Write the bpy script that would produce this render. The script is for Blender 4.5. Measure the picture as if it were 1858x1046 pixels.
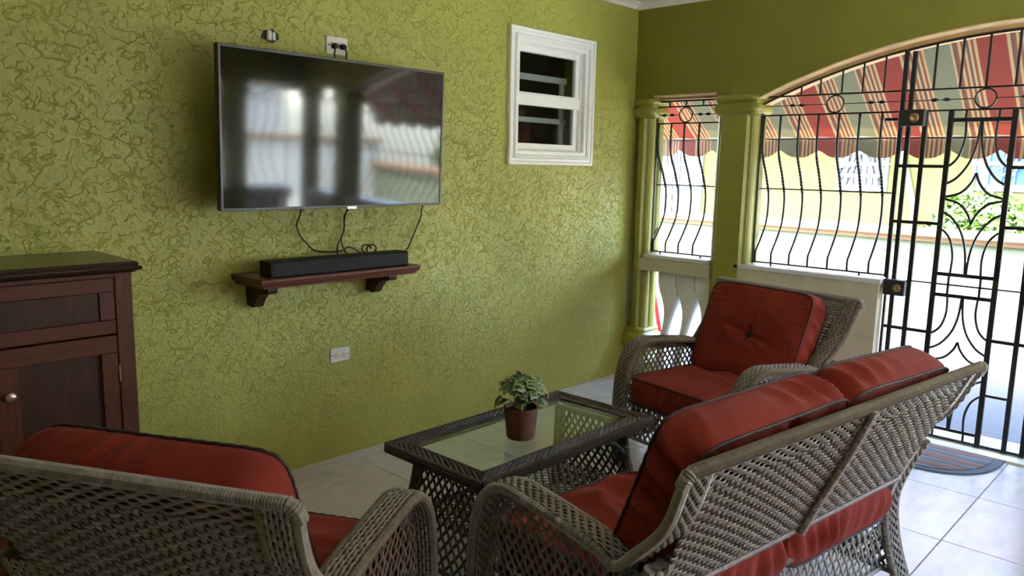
import bpy, math, random
import numpy as np
from mathutils import Vector, Matrix, noise as mnoise

sc = bpy.context.scene
for o in list(bpy.data.objects):
    bpy.data.objects.remove(o)
COL = sc.collection
R = math.radians
PI = math.pi

# ------------------------------------------------------------------ camera
yaw, pit, rol = R(46.6917), R(8.9319), R(1.1624)
dv = Vector((math.sin(yaw) * math.cos(pit), math.cos(yaw) * math.cos(pit), -math.sin(pit)))
rv = dv.cross(Vector((0, 0, 1))).normalized()
uv_ = rv.cross(dv)
r2 = rv * math.cos(rol) + uv_ * math.sin(rol)
u2 = -rv * math.sin(rol) + uv_ * math.cos(rol)
cam = bpy.data.cameras.new('camera')
cam.sensor_width = 36.0
cam.lens = 36.0 * 1413.763 / 1858.0
cam.clip_start = 0.02
cam.clip_end = 300
camo = bpy.data.objects.new('camera', cam)
COL.objects.link(camo)
m = Matrix((r2, u2, -dv)).transposed().to_4x4()
m.translation = Vector((0, 0, 1.5))
camo.matrix_world = m
sc.camera = camo

# ------------------------------------------------------------------ light
SUN_EL, SUN_AZ = R(58.0), R(168.0)          # azimuth of the direction TOWARDS the sun, from +x
sun_dir = Vector((math.cos(SUN_EL) * math.cos(SUN_AZ), math.cos(SUN_EL) * math.sin(SUN_AZ), math.sin(SUN_EL)))
w = bpy.data.worlds.new('sky')
sc.world = w
w.use_nodes = True
nt = w.node_tree
nt.nodes.clear()
sky = nt.nodes.new('ShaderNodeTexSky')
sky.sky_type = 'NISHITA'
sky.sun_disc = False
sky.sun_elevation = SUN_EL
sky.sun_rotation = PI / 2 - SUN_AZ
sky.air_density = 1.0
sky.dust_density = 2.0
sky.ozone_density = 1.2
bg = nt.nodes.new('ShaderNodeBackground')
bg.inputs['Strength'].default_value = 0.72
wo = nt.nodes.new('ShaderNodeOutputWorld')
nt.links.new(sky.outputs[0], bg.inputs['Color'])
nt.links.new(bg.outputs[0], wo.inputs['Surface'])
sl = bpy.data.lights.new('sun', 'SUN')
sl.energy = 6.0
sl.angle = R(0.53)
sl.color = (1.0, 0.95, 0.84)
so = bpy.data.objects.new('sun', sl)
COL.objects.link(so)
so.location = (0, 0, 12)
so.rotation_euler = (-sun_dir).to_track_quat('-Z', 'Y').to_euler()

sc.view_settings.view_transform = 'Standard'
sc.view_settings.look = 'None'
sc.view_settings.gamma = 1.0
sc.view_settings.use_curve_mapping = False
sc.view_settings.exposure = 3.78
sc.cycles.max_bounces = 10
sc.cycles.diffuse_bounces = 6
sc.cycles.glossy_bounces = 4
sc.cycles.transmission_bounces = 6
sc.cycles.transparent_max_bounces = 12
sc.cycles.sample_clamp_indirect = 1.5
sc.cycles.caustics_reflective = False
sc.cycles.caustics_refractive = False
sc.cycles.use_denoising = True

# ------------------------------------------------------------------ materials
M = {}


class NT:
    """thin helper around a node tree"""
    def __init__(self, name):
        self.m = bpy.data.materials.new(name)
        self.m.use_nodes = True
        self.t = self.m.node_tree
        self.b = self.t.nodes['Principled BSDF']
        self.tc = None

    def n(self, kind, **kw):
        nd = self.t.nodes.new(kind)
        for k, v in kw.items():
            if k.startswith('i_'):
                key = k[2:]
                key = int(key) if key.isdigit() else key.replace('_', ' ')
                nd.inputs[key].default_value = v
            else:
                setattr(nd, k, v)
        return nd

    def l(self, a, b):
        self.t.links.new(a, b)

    def coord(self):
        if self.tc is None:
            self.tc = self.n('ShaderNodeTexCoord')
        return self.tc.outputs['Object']

    def noise(self, scale, detail=2.0, rough=0.5, off=(0, 0, 0), stretch=(1, 1, 1)):
        mp = self.n('ShaderNodeMapping')
        mp.inputs['Location'].default_value = off
        mp.inputs['Scale'].default_value = stretch
        self.l(self.coord(), mp.inputs['Vector'])
        nz = self.n('ShaderNodeTexNoise')
        nz.inputs['Scale'].default_value = scale
        nz.inputs['Detail'].default_value = detail
        nz.inputs['Roughness'].default_value = rough
        self.l(mp.outputs[0], nz.inputs['Vector'])
        return nz.outputs['Fac']

    def math(self, op, a, b=None, clamp=False):
        nd = self.n('ShaderNodeMath', operation=op)
        nd.use_clamp = clamp
        for i, v in enumerate((a, b)):
            if v is None:
                continue
            if isinstance(v, (int, float)):
                nd.inputs[i].default_value = v
            else:
                self.l(v, nd.inputs[i])
        return nd.outputs[0]

    def ramp(self, fac, stops, interp='LINEAR'):
        nd = self.n('ShaderNodeValToRGB')
        nd.color_ramp.interpolation = interp
        els = nd.color_ramp.elements
        while len(els) > 1:
            els.remove(els[-1])
        els[0].position = stops[0][0]
        els[0].color = (*stops[0][1], 1)
        for p, c in stops[1:]:
            e = els.new(p)
            e.color = (*c, 1)
        self.l(fac, nd.inputs[0])
        return nd.outputs[0]

    def bump(self, h, strength=0.5, dist=0.01):
        nd = self.n('ShaderNodeBump')
        nd.inputs['Strength'].default_value = strength
        nd.inputs['Distance'].default_value = dist
        self.l(h, nd.inputs['Height'])
        self.l(nd.outputs[0], self.b.inputs['Normal'])


def mat(name, col, rough=0.5, metal=0.0, var=0.0, vscale=8.0, bump=0.0, bscale=60.0, bdist=0.004, spec=0.5, stretch=(1, 1, 1), coat=0.0):
    k = NT(name)
    k.b.inputs['Base Color'].default_value = (*col, 1)
    k.b.inputs['Roughness'].default_value = rough
    k.b.inputs['Metallic'].default_value = metal
    k.b.inputs['Specular IOR Level'].default_value = spec
    k.b.inputs['Coat Weight'].default_value = coat
    if var:
        f = k.noise(vscale, 4.0, 0.6, stretch=stretch)
        lo = tuple(max(0, c * (1 - var)) for c in col)
        hi = tuple(min(1, c * (1 + var)) for c in col)
        k.l(k.ramp(f, [(0.3, lo), (0.7, hi)]), k.b.inputs['Base Color'])
    if bump:
        k.bump(k.noise(bscale, 3.0, 0.55, stretch=stretch), bump, bdist)
    M[name] = k.m
    return k


def stucco(name, col, strength, dist, rough, lines=4, sc0=7.5):
    """painted stucco: curling trowel grooves (contour lines of several noises) over fine grain"""
    k = NT(name)
    k.b.inputs['Roughness'].default_value = rough
    k.b.inputs['Specular IOR Level'].default_value = 0.45
    h = None
    for i in range(lines):
        f = k.noise(sc0 * (1 + 0.28 * i), 1.8, 0.42, off=(i * 7.3, i * 3.1, i * 5.7))
        lev = (0.47, 0.53, 0.5, 0.56, 0.45, 0.52, 0.49)[i % 7]
        d = k.math('ABSOLUTE', k.math('SUBTRACT', f, lev))
        ln = k.math('SUBTRACT', 1.0, k.math('MULTIPLY', d, 95.0 - 7 * i), clamp=True)       # 1 on the contour
        msk = k.noise(13.0 + 3 * i, 1.0, 0.5, off=(i * 11.0, 4.0, i))
        msk = k.math('MULTIPLY', k.math('SUBTRACT', msk, 0.49), 10.0, clamp=True)
        ln = k.math('MULTIPLY', ln, msk)
        # a raised lip beside every groove
        lip = k.math('SUBTRACT', 1.0, k.math('MULTIPLY', k.math('ABSOLUTE', k.math('SUBTRACT', f, lev + 0.015)), 80.0), clamp=True)
        lip = k.math('MULTIPLY', k.math('MULTIPLY', lip, msk), 0.75)
        s = k.math('SUBTRACT', lip, ln)
        h = s if h is None else k.math('ADD', h, s)
    fine = k.noise(62.0, 2.0, 0.55)
    h = k.math('ADD', h, k.math('MULTIPLY', fine, 1.3))
    mid = k.noise(26.0, 2.0, 0.5, off=(3, 3, 3))
    h = k.math('ADD', h, k.math('MULTIPLY', mid, 0.55))
    k.bump(h, strength, dist)
    v = k.noise(1.6, 3.0, 0.5)
    lo = tuple(c * 0.92 for c in col)
    hi = tuple(c * 1.06 for c in col)
    k.l(k.ramp(v, [(0.3, lo), (0.7, hi)]), k.b.inputs['Base Color'])
    M[name] = k.m
    return k


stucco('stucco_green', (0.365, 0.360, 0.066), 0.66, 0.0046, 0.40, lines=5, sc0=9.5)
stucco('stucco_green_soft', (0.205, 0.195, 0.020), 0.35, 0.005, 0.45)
mat('paint_green', (0.27, 0.255, 0.042), 0.36, var=0.06, vscale=5, bump=0.12, bscale=40)
mat('paint_cream', (0.56, 0.50, 0.37), 0.45, var=0.06, vscale=6, bump=0.1, bscale=50)
mat('arch_cream', (0.70, 0.48, 0.25), 0.6, var=0.12, vscale=14, bump=0.3, bscale=70)
mat('ceiling_white', (0.78, 0.74, 0.64), 0.6)
mat('white_gloss', (0.88, 0.87, 0.82), 0.28, var=0.03, vscale=10)
mat('white_mason', (0.78, 0.77, 0.74), 0.55, var=0.07, vscale=12, bump=0.15, bscale=40)
mat('sill_tile', (0.66, 0.66, 0.66), 0.3, var=0.05, vscale=8)
mat('iron', (0.012, 0.011, 0.011), 0.38, spec=0.5)
mat('lock_brass', (0.42, 0.27, 0.12), 0.32, metal=1.0)
mat('knob_metal', (0.62, 0.45, 0.38), 0.3, metal=1.0)
mat('lock_body', (0.02, 0.018, 0.016), 0.5, bump=0.3, bscale=120)
mat('tv_black', (0.008, 0.008, 0.008), 0.3)
mat('tv_bezel', (0.075, 0.075, 0.072), 0.33, metal=0.4)
mat('tv_screen', (0.003, 0.003, 0.003), 0.06, spec=0.9)
mat('silver', (0.5, 0.5, 0.5), 0.3, metal=0.8)
mat('soundbar_black', (0.008, 0.008, 0.008), 0.6, spec=0.25, bump=0.3, bscale=900, bdist=0.001)
mat('cord_black', (0.01, 0.01, 0.01), 0.5)
mat('plastic_ivory', (0.72, 0.70, 0.62), 0.4)
mat('slot_dark', (0.03, 0.03, 0.03), 0.6)
mat('cream_face', (0.74, 0.68, 0.48), 0.4)
mat('hollow_dark', (0.03, 0.025, 0.018), 0.8)
mat('terracotta', (0.165, 0.058, 0.035), 0.7, var=0.25, vscale=30, bump=0.4, bscale=90)
mat('soil', (0.02, 0.014, 0.01), 0.9, bump=0.6, bscale=80)
mat('leaf_green', (0.045, 0.10, 0.028), 0.4, var=0.35, vscale=40)
mat('leaf_cream', (0.27, 0.31, 0.11), 0.42, var=0.2, vscale=50)
mat('stem_green', (0.07, 0.10, 0.03), 0.5)
mat('wicker', (0.215, 0.186, 0.143), 0.36, var=0.22, vscale=60, spec=0.55)
mat('wicker_core', (0.050, 0.040, 0.030), 0.6)
mat('wicker_dark', (0.055, 0.039, 0.029), 0.34, var=0.25, vscale=60, spec=0.55)
mat('wicker_dark_core', (0.024, 0.017, 0.013), 0.6)
mat('frame_metal', (0.04, 0.034, 0.03), 0.4)
mat('piping', (0.040, 0.016, 0.012), 0.7)
mat('ground_pave', (0.027, 0.0225, 0.0215), 0.85, var=0.3, vscale=60, bump=0.5, bscale=90)
mat('cream_render', (0.42, 0.42, 0.36), 0.8, var=0.05, vscale=3)
mat('bounce_concrete', (0.47, 0.47, 0.43), 0.85, var=0.08, vscale=6, bump=0.2, bscale=60)  # pale reflector colour for ground out of view, bounces sun indoors
mat('yellow_render', (0.098, 0.088, 0.009), 0.75, var=0.04, vscale=3)
mat('yard_wall', (0.078, 0.092, 0.056), 0.8, var=0.05, vscale=4, bump=0.2, bscale=30)
mat('coping_orange', (0.17, 0.105, 0.052), 0.7, var=0.12, vscale=9)
mat('house_white', (0.17, 0.175, 0.18), 0.5)
mat('red_rail', (0.55, 0.02, 0.02), 0.4)
mat('roof_tile', (0.35, 0.12, 0.08), 0.7, var=0.2, vscale=8)
mat('bush_leaf', (0.055, 0.115, 0.014), 0.5, var=0.45, vscale=7)
mat('tree_leaf', (0.08, 0.20, 0.03), 0.5, var=0.4, vscale=5)
mat('bark', (0.10, 0.07, 0.05), 0.9, var=0.2, vscale=20)
mat('pipe_grey', (0.45, 0.45, 0.45), 0.4)
mat('curtain', (0.055, 0.045, 0.05), 0.8)
mat('window_grey', (0.42, 0.45, 0.46), 0.4)
mat('mat_border', (0.10, 0.11, 0.14), 0.95, bump=0.5, bscale=300)

# floor tile: pale stone with smoky drifts and a soft gloss
k = NT('floor_tile')
f1 = k.noise(1.7, 5.0, 0.62)
f2 = k.noise(7.0, 4.0, 0.7, off=(4, 2, 0), stretch=(1, 3, 1))
c1 = k.ramp(k.math('ADD', k.math('MULTIPLY', f1, 0.6), k.math('MULTIPLY', f2, 0.4)), [(0.30, (0.36, 0.355, 0.34)), (0.48, (0.50, 0.49, 0.47)), (0.62, (0.56, 0.555, 0.54))])
k.l(c1, k.b.inputs['Base Color'])
k.b.inputs['Roughness'].default_value = 0.26
k.b.inputs['Specular IOR Level'].default_value = 0.3
k.bump(k.noise(30, 3, 0.5), 0.05, 0.003)
M['floor_tile'] = k.m
mat('grout', (0.24, 0.23, 0.21), 0.8)


def wood(name, dark, light, rough, axis=(14, 14, 1.2)):
    k = NT(name)
    f = k.noise(9.0, 6.0, 0.65, stretch=axis)
    g = k.noise(3.0, 2.0, 0.5)
    v = k.math('ADD', k.math('MULTIPLY', f, 0.7), k.math('MULTIPLY', g, 0.3))
    k.l(k.ramp(v, [(0.30, dark), (0.68, light)]), k.b.inputs['Base Color'])
    k.b.inputs['Roughness'].default_value = rough
    k.b.inputs['Specular IOR Level'].default_value = 0.3
    k.bump(f, 0.12, 0.002)
    M[name] = k.m


wood('wood_up', (0.046, 0.010, 0.0045), (0.125, 0.033, 0.012), 0.5)
wood('wood_along', (0.046, 0.010, 0.0045), (0.120, 0.031, 0.012), 0.5, axis=(1.2, 14, 14))
wood('wood_panel', (0.022, 0.007, 0.0035), (0.068, 0.020, 0.009), 0.5)
wood('wood_top', (0.020, 0.011, 0.007), (0.045, 0.022, 0.012), 0.22, axis=(1.2, 14, 14))
wood('wood_shelf', (0.075, 0.024, 0.016), (0.15, 0.050, 0.032), 0.38, axis=(1.2, 14, 14))

# red cushion cloth
k = NT('cloth_red')
f = k.noise(5.0, 3.0, 0.5)
k.l(k.ramp(f, [(0.3, (0.170, 0.019, 0.010)), (0.7, (0.215, 0.026, 0.014))]), k.b.inputs['Base Color'])
k.b.inputs['Roughness'].default_value = 0.85
k.b.inputs['Specular IOR Level'].default_value = 0.15
k.b.inputs['Sheen Weight'].default_value = 0.05
k.b.inputs['Sheen Roughness'].default_value = 0.5
k.bump(k.noise(420, 2, 0.5), 0.12, 0.001)
M['cloth_red'] = k.m

# clear table glass (thin greenish float glass)
k = NT('glass_table')
t = k.t
t.nodes.remove(k.b)
out = [n for n in t.nodes if n.type == 'OUTPUT_MATERIAL'][0]
tr = k.n('ShaderNodeBsdfTransparent')
tr.inputs[0].default_value = (0.92, 0.96, 0.91, 1)
gl = k.n('ShaderNodeBsdfGlossy')
gl.inputs['Roughness'].default_value = 0.03
fr = k.n('ShaderNodeFresnel')
fr.inputs['IOR'].default_value = 1.8
mx = k.n('ShaderNodeMixShader')
gm = k.n('ShaderNodeNewGeometry')
k.l(k.math('MULTIPLY', fr.outputs[0], k.math('SUBTRACT', 1.0, gm.outputs['Backfacing'])), mx.inputs[0])
k.l(tr.outputs[0], mx.inputs[1])
k.l(gl.outputs[0], mx.inputs[2])
k.l(mx.outputs[0], out.inputs[0])
M['glass_table'] = k.m

k = NT('glass_window')
t = k.t
t.nodes.remove(k.b)
out = [n for n in t.nodes if n.type == 'OUTPUT_MATERIAL'][0]
tr = k.n('ShaderNodeBsdfTransparent')
tr.inputs[0].default_value = (0.74, 0.76, 0.76, 1)
gl = k.n('ShaderNodeBsdfGlossy')
gl.inputs['Roughness'].default_value = 0.04
fr = k.n('ShaderNodeFresnel')
fr.inputs['IOR'].default_value = 1.5
mx = k.n('ShaderNodeMixShader')
gm = k.n('ShaderNodeNewGeometry')
k.l(k.math('MULTIPLY', fr.outputs[0], k.math('SUBTRACT', 1.0, gm.outputs['Backfacing'])), mx.inputs[0])
k.l(tr.outputs[0], mx.inputs[1])
k.l(gl.outputs[0], mx.inputs[2])
k.l(mx.outputs[0], out.inputs[0])
M['glass_window'] = k.m

mat('pane_blue', (0.022, 0.07, 0.12), 0.15, var=0.15, vscale=3)
mat('pane_dusk', (0.025, 0.03, 0.042), 0.2, var=0.2, vscale=4)

# awning canvas: red / striped / green / striped, repeating across the width (local y), lets light through
k = NT('awning_canvas')
sep = k.n('ShaderNodeSeparateXYZ')
k.l(k.coord(), sep.inputs[0])
ph = k.math('FRACT', k.math('ADD', k.math('DIVIDE', sep.outputs['Y'], 0.60), 0.44))
red, grn, tan, brn, dk = (0.080, 0.013, 0.0065), (0.060, 0.052, 0.023), (0.140, 0.084, 0.031), (0.07, 0.021, 0.009), (0.045, 0.021, 0.012)
st = [(0.0, red)]
seq = [tan, brn, tan, dk, tan, brn, tan, brn, dk, tan]


def stripes(a, b):
    n = len(seq)
    for i, c in enumerate(seq):
        st.append((a + (b - a) * i / n, c))


stripes(0.25, 0.49)
st.append((0.49, grn))
stripes(0.74, 0.98)
st.append((0.985, red))
ca = k.ramp(ph, st, 'CONSTANT')
k.b.inputs['Roughness'].default_value = 0.8
k.l(ca, k.b.inputs['Base Color'])
tl = k.n('ShaderNodeBsdfTranslucent')
k.l(ca, tl.inputs[0])
mx = k.n('ShaderNodeMixShader')
mx.inputs[0].default_value = 0.28
out = [n for n in k.t.nodes if n.type == 'OUTPUT_MATERIAL'][0]
k.l(k.b.outputs[0], mx.inputs[1])
k.l(tl.outputs[0], mx.inputs[2])
k.l(mx.outputs[0], out.inputs[0])
M['awning_canvas'] = k.m

# doormat: broken stripes of blue, rust and taupe
k = NT('mat_woven')
sep = k.n('ShaderNodeSeparateXYZ')
k.l(k.coord(), sep.inputs[0])
wob = k.math('MULTIPLY', k.noise(9.0, 2.0, 0.5, stretch=(1, 0.6, 1)), 0.11)
v = k.math('FRACT', k.math('MULTIPLY', k.math('ADD', sep.outputs['X'], wob), 7.0))
k.l(k.ramp(v, [(0.0, (0.17, 0.085, 0.065)), (0.22, (0.20, 0.17, 0.15)), (0.30, (0.12, 0.07, 0.055)), (0.55, (0.05, 0.11, 0.17)), (0.70, (0.17, 0.20, 0.22)), (0.78, (0.14, 0.075, 0.06))], 'CONSTANT'), k.b.inputs['Base Color'])
k.b.inputs['Roughness'].default_value = 0.95
k.bump(k.noise(260, 2, 0.5), 0.6, 0.004)
M['mat_woven'] = k.m

# ------------------------------------------------------------------ mesh helpers


class MB:
    """collects vertices and faces (numpy), builds ONE mesh object"""
    def __init__(self):
        self.v, self.f, self.n = [], [], 0
        self.mi = []

    def add(self, v, f, mi=0):
        v = np.asarray(v, dtype=np.float64).reshape(-1, 3)
        off = self.n
        self.v.append(v)
        self.n += len(v)
        if isinstance(f, np.ndarray):
            self.f.append(f + off)
            self.mi.append(np.full(len(f), mi))
        else:
            by = {}
            for q in f:
                by.setdefault(len(q), []).append(q)
            for kk, qs in by.items():
                self.f.append(np.asarray(qs) + off)
                self.mi.append(np.full(len(qs), mi))
        return self

    def box(self, x0, x1, y0, y1, z0, z1, bev=0.0, mi=0):
        if bev <= 0:
            v = [(x, y, z) for x in (x0, x1) for y in (y0, y1) for z in (z0, z1)]
            f = [(0, 1, 3, 2), (4, 6, 7, 5), (0, 4, 5, 1), (2, 3, 7, 6), (0, 2, 6, 4), (1, 5, 7, 3)]
            return self.add(v, f, mi)
        b = min(bev, (x1 - x0) / 2.01, (y1 - y0) / 2.01, (z1 - z0) / 2.01)
        # chamfered box: 24 vertices
        v, idx = [], {}
        X, Y, Z = (x0, x1), (y0, y1), (z0, z1)
        for i in (0, 1):
            for j in (0, 1):
                for kx in (0, 1):
                    sx, sy, sz = (1, -1)[i], (1, -1)[j], (1, -1)[kx]
                    idx[(i, j, kx, 0)] = len(v); v.append((X[i], Y[j] + sy * b, Z[kx] + sz * b))
                    idx[(i, j, kx, 1)] = len(v); v.append((X[i] + sx * b, Y[j], Z[kx] + sz * b))
                    idx[(i, j, kx, 2)] = len(v); v.append((X[i] + sx * b, Y[j] + sy * b, Z[kx]))
        f = []
        I = idx
        for i in (0, 1):
            q = [I[(i, 0, 0, 0)], I[(i, 1, 0, 0)], I[(i, 1, 1, 0)], I[(i, 0, 1, 0)]]
            f.append(q if i else q[::-1])
            q = [I[(0, i, 0, 1)], I[(0, i, 1, 1)], I[(1, i, 1, 1)], I[(1, i, 0, 1)]]
            f.append(q if i else q[::-1])
            q = [I[(0, 0, i, 2)], I[(1, 0, i, 2)], I[(1, 1, i, 2)], I[(0, 1, i, 2)]]
            f.append(q if i else q[::-1])
        for i in (0, 1):
            for j in (0, 1):
                f.append([I[(i, j, 0, 0)], I[(i, j, 1, 0)], I[(i, j, 1, 1)], I[(i, j, 0, 1)]])
                f.append([I[(i, 0, j, 0)], I[(i, 1, j, 0)], I[(i, 1, j, 2)], I[(i, 0, j, 2)]])
                f.append([I[(0, i, j, 1)], I[(1, i, j, 1)], I[(1, i, j, 2)], I[(0, i, j, 2)]])
        for i in (0, 1):
            for j in (0, 1):
                for kx in (0, 1):
                    f.append([I[(i, j, kx, 0)], I[(i, j, kx, 1)], I[(i, j, kx, 2)]])
        return self.add(v, f, mi)

    def grid(self, P, mi=0, closed_u=False):
        """P: (n, m, 3) array of points -> quads"""
        P = np.asarray(P, dtype=np.float64)
        n, mm = P.shape[:2]
        a = np.arange(n * mm).reshape(n, mm)
        if closed_u:
            a = np.vstack([a, a[:1]])
        q = np.stack([a[:-1, :-1], a[1:, :-1], a[1:, 1:], a[:-1, 1:]], -1).reshape(-1, 4)
        return self.add(P.reshape(-1, 3), q, mi)

    def tube(self, path, r, seg=8, mi=0, closed=False, caps=True, rr=None):
        P = np.asarray(path, dtype=np.float64)
        n = len(P)
        if closed:
            T = np.roll(P, -1, 0) - np.roll(P, 1, 0)
        else:
            T = np.gradient(P, axis=0)
        T /= np.linalg.norm(T, axis=1)[:, None] + 1e-12
        ref = np.array([0, 0, 1.0]) if abs(T[0][2]) < 0.9 else np.array([1.0, 0, 0])
        S = np.zeros_like(P)
        s = np.cross(T[0], ref)
        s /= np.linalg.norm(s)
        for i in range(n):
            s = s - T[i] * (s @ T[i])
            s /= np.linalg.norm(s) + 1e-12
            S[i] = s
        N = np.cross(T, S)
        a = np.arange(seg) * 2 * PI / seg
        rad = (np.full(n, r) if rr is None else np.asarray(rr))[:, None, None]
        V = P[:, None] + rad * (S[:, None] * np.cos(a)[None, :, None] + N[:, None] * np.sin(a)[None, :, None])
        idx = np.arange(n * seg).reshape(n, seg)
        nx = np.roll(idx, -1, 1)
        if closed:
            i2, n2 = np.roll(idx, -1, 0), np.roll(nx, -1, 0)
            q = np.stack([idx, nx, n2, i2], -1).reshape(-1, 4)
        else:
            q = np.stack([idx[:-1], nx[:-1], nx[1:], idx[1:]], -1).reshape(-1, 4)
        f = [tuple(x) for x in q] if False else q
        off = self.n
        self.add(V.reshape(-1, 3), f, mi)
        if caps and not closed:
            self.f.append(np.array([list(idx[0][::-1])]) + off)
            self.mi.append(np.array([mi]))
            self.f.append(np.array([list(idx[-1])]) + off)
            self.mi.append(np.array([mi]))
        return self

    def wrap(self, path, r, pitch=0.0055, seg=8, ry=None):
        """a tube wound with flat strand: ribbed surface"""
        P = resample(path, pitch / 2)
        rr = np.where(np.arange(len(P)) % 2 == 0, r, r * 0.80)
        return self.tube(P, r, seg, rr=rr)

    def ribbon(self, P, S, N, hw, ht, mi=0):
        """batch of flat strands; P,S,N: (m, n, 3)"""
        mm, n = P.shape[:2]
        V = np.stack([P - S * hw, P + N * ht, P + S * hw, P - N * ht], 2)     # m,n,4,3
        idx = np.arange(mm * n * 4).reshape(mm, n, 4)
        nx = np.roll(idx, -1, 2)
        q = np.stack([idx[:, :-1], nx[:, :-1], nx[:, 1:], idx[:, 1:]], -1).reshape(-1, 4)
        return self.add(V.reshape(-1, 3), q, mi)

    def lathe(self, prof, seg=24, c=(0, 0, 0), mi=0):
        a = np.arange(seg) * 2 * PI / seg
        P = np.array([[(c[0] + r * math.cos(t), c[1] + r * math.sin(t), c[2] + z) for r, z in prof] for t in a])
        return self.grid(P, mi, closed_u=True)

    def prism(self, poly, z0, z1, mi=0, axis='z'):
        n = len(poly)
        def p(a, b, h):
            return {'z': (a, b, h), 'x': (h, a, b), 'y': (a, h, b)}[axis]
        v = [p(a, b, z0) for a, b in poly] + [p(a, b, z1) for a, b in poly]
        f = [list(range(n))[::-1], list(range(n, 2 * n))] + [[i, (i + 1) % n, n + (i + 1) % n, n + i] for i in range(n)]
        return self.add(v, f, mi)

    def mesh(self, name, mats, smooth=False, off=(0, 0, 0), recalc=False):
        V = np.vstack(self.v) - np.asarray(off)
        me = bpy.data.meshes.new(name)
        nl = sum(f.size for f in self.f)
        nf = sum(len(f) for f in self.f)
        me.vertices.add(len(V))
        me.vertices.foreach_set('co', V.astype(np.float32).ravel())
        me.loops.add(nl)
        me.loops.foreach_set('vertex_index', np.concatenate([f.ravel() for f in self.f]).astype(np.int32))
        me.polygons.add(nf)
        tot = np.concatenate([np.full(len(f), f.shape[1]) for f in self.f]).astype(np.int32)
        st_ = np.concatenate([[0], np.cumsum(tot)[:-1]]).astype(np.int32)
        me.polygons.foreach_set('loop_start', st_)
        me.polygons.foreach_set('loop_total', tot)
        me.polygons.foreach_set('material_index', np.concatenate(self.mi).astype(np.int32))
        me.polygons.foreach_set('use_smooth', np.full(nf, bool(smooth)))
        for mm in (mats if isinstance(mats, (list, tuple)) else [mats]):
            me.materials.append(M[mm])
        me.update(calc_edges=True)
        me.validate()
        if recalc:
            import bmesh
            b = bmesh.new()
            b.from_mesh(me)
            bmesh.ops.recalc_face_normals(b, faces=b.faces)
            b.to_mesh(me)
            b.free()
        return me

    def build(self, name, mats, parent=None, smooth=False, world=False, kind=None, recalc=False, label=None):
        off = (0, 0, 0)
        if world and parent is not None:
            p = parent
            off = np.zeros(3)
            while p is not None:
                off = off + np.array(p.location)
                p = p.parent
        me = self.mesh(name, mats, smooth, off, recalc)
        o = bpy.data.objects.new(name, me)
        COL.objects.link(o)
        o.parent = parent
        if kind:
            o['kind'] = kind
        if label:
            o['label'] = label
        return o


def resample(path, step):
    P = np.asarray(path, dtype=np.float64)
    d = np.concatenate([[0], np.cumsum(np.linalg.norm(np.diff(P, axis=0), axis=1))])
    n = max(2, int(round(d[-1] / step)) + 1)
    t = np.linspace(0, d[-1], n)
    return np.stack([np.interp(t, d, P[:, i]) for i in range(P.shape[1])], 1)


def spline(P, n=10):
    P = np.asarray(P, dtype=np.float64)
    Q = np.vstack([2 * P[0] - P[1], P, 2 * P[-1] - P[-2]])
    out = []
    t = np.linspace(0, 1, n, endpoint=False)[:, None]
    for i in range(1, len(Q) - 2):
        a, b, c, d = Q[i - 1], Q[i], Q[i + 1], Q[i + 2]
        out.append(.5 * ((2 * b) + (-a + c) * t + (2 * a - 5 * b + 4 * c - d) * t ** 2 + (-a + 3 * b - 3 * c + d) * t ** 3))
    return np.vstack(out + [P[-1:]])


def tag(o, label, cat=None, group=None, kind=None):
    o['label'] = label
    if cat:
        o['category'] = cat
    if group:
        o['group'] = group
    if kind:
        o['kind'] = kind
    return o


def thing(name, label, cat, loc=(0, 0, 0), rz=0.0, group=None, kind=None):
    o = bpy.data.objects.new(name, None)
    o.empty_display_size = 0.1
    COL.objects.link(o)
    o.location = loc
    o.rotation_euler = (0, 0, rz)
    return tag(o, label, cat, group, kind)


def struct(o, label=None):
    o['kind'] = 'structure'
    if label:
        o['label'] = label
    return o


def copy_tree(src, parent=None, **kw):
    c = src.copy()
    COL.objects.link(c)
    c.parent = parent
    for ch in list(src.children):
        copy_tree(ch, c)
    for k_, v_ in kw.items():
        c[k_] = v_
    return c


# ------------------------------------------------------------------ the room
XL, XR = -1.6, 4.70          # left wall, gate wall (inner faces)
YB, YF = 3.27, -1.63         # television wall, wall behind the camera
ZC = 2.63
TH = 0.20

# floor: bed of grout with single tiles on it
mb = MB()
mb.box(XL - .2, XR + TH + 0.02, YF - .25, YB + .2, -0.16, -0.004)
floor = struct(mb.build('floor', 'grout'), 'pale stone tiled veranda floor')
TS = 0.60
tile_me = {}
xs0, ys0 = 3.445 - 9 * TS, 0.773 - 4 * TS
gap = 0.0016
ix = 0
for i in range(0, 12):
    for j in range(0, 9):
        a, b = xs0 + i * TS, ys0 + j * TS
        x0, x1, y0, y1 = max(a, XL), min(a + TS, XR + TH), max(b, YF), min(b + TS, YB)
        if x1 - x0 < .03 or y1 - y0 < .03:
            continue
        key = (round(x1 - x0, 3), round(y1 - y0, 3), (i * 7 + j * 3) % 4)
        mb = MB()
        mb.box(x0 + gap, x1 - gap, y0 + gap, y1 - gap, -0.008, 0.0, 0.0015)
        mb.build('floor_tile', 'floor_tile', floor)

# television wall with the window hole
WX0, WX1, WZ0, WZ1 = 3.47, 4.13, 1.575, 2.245


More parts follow.
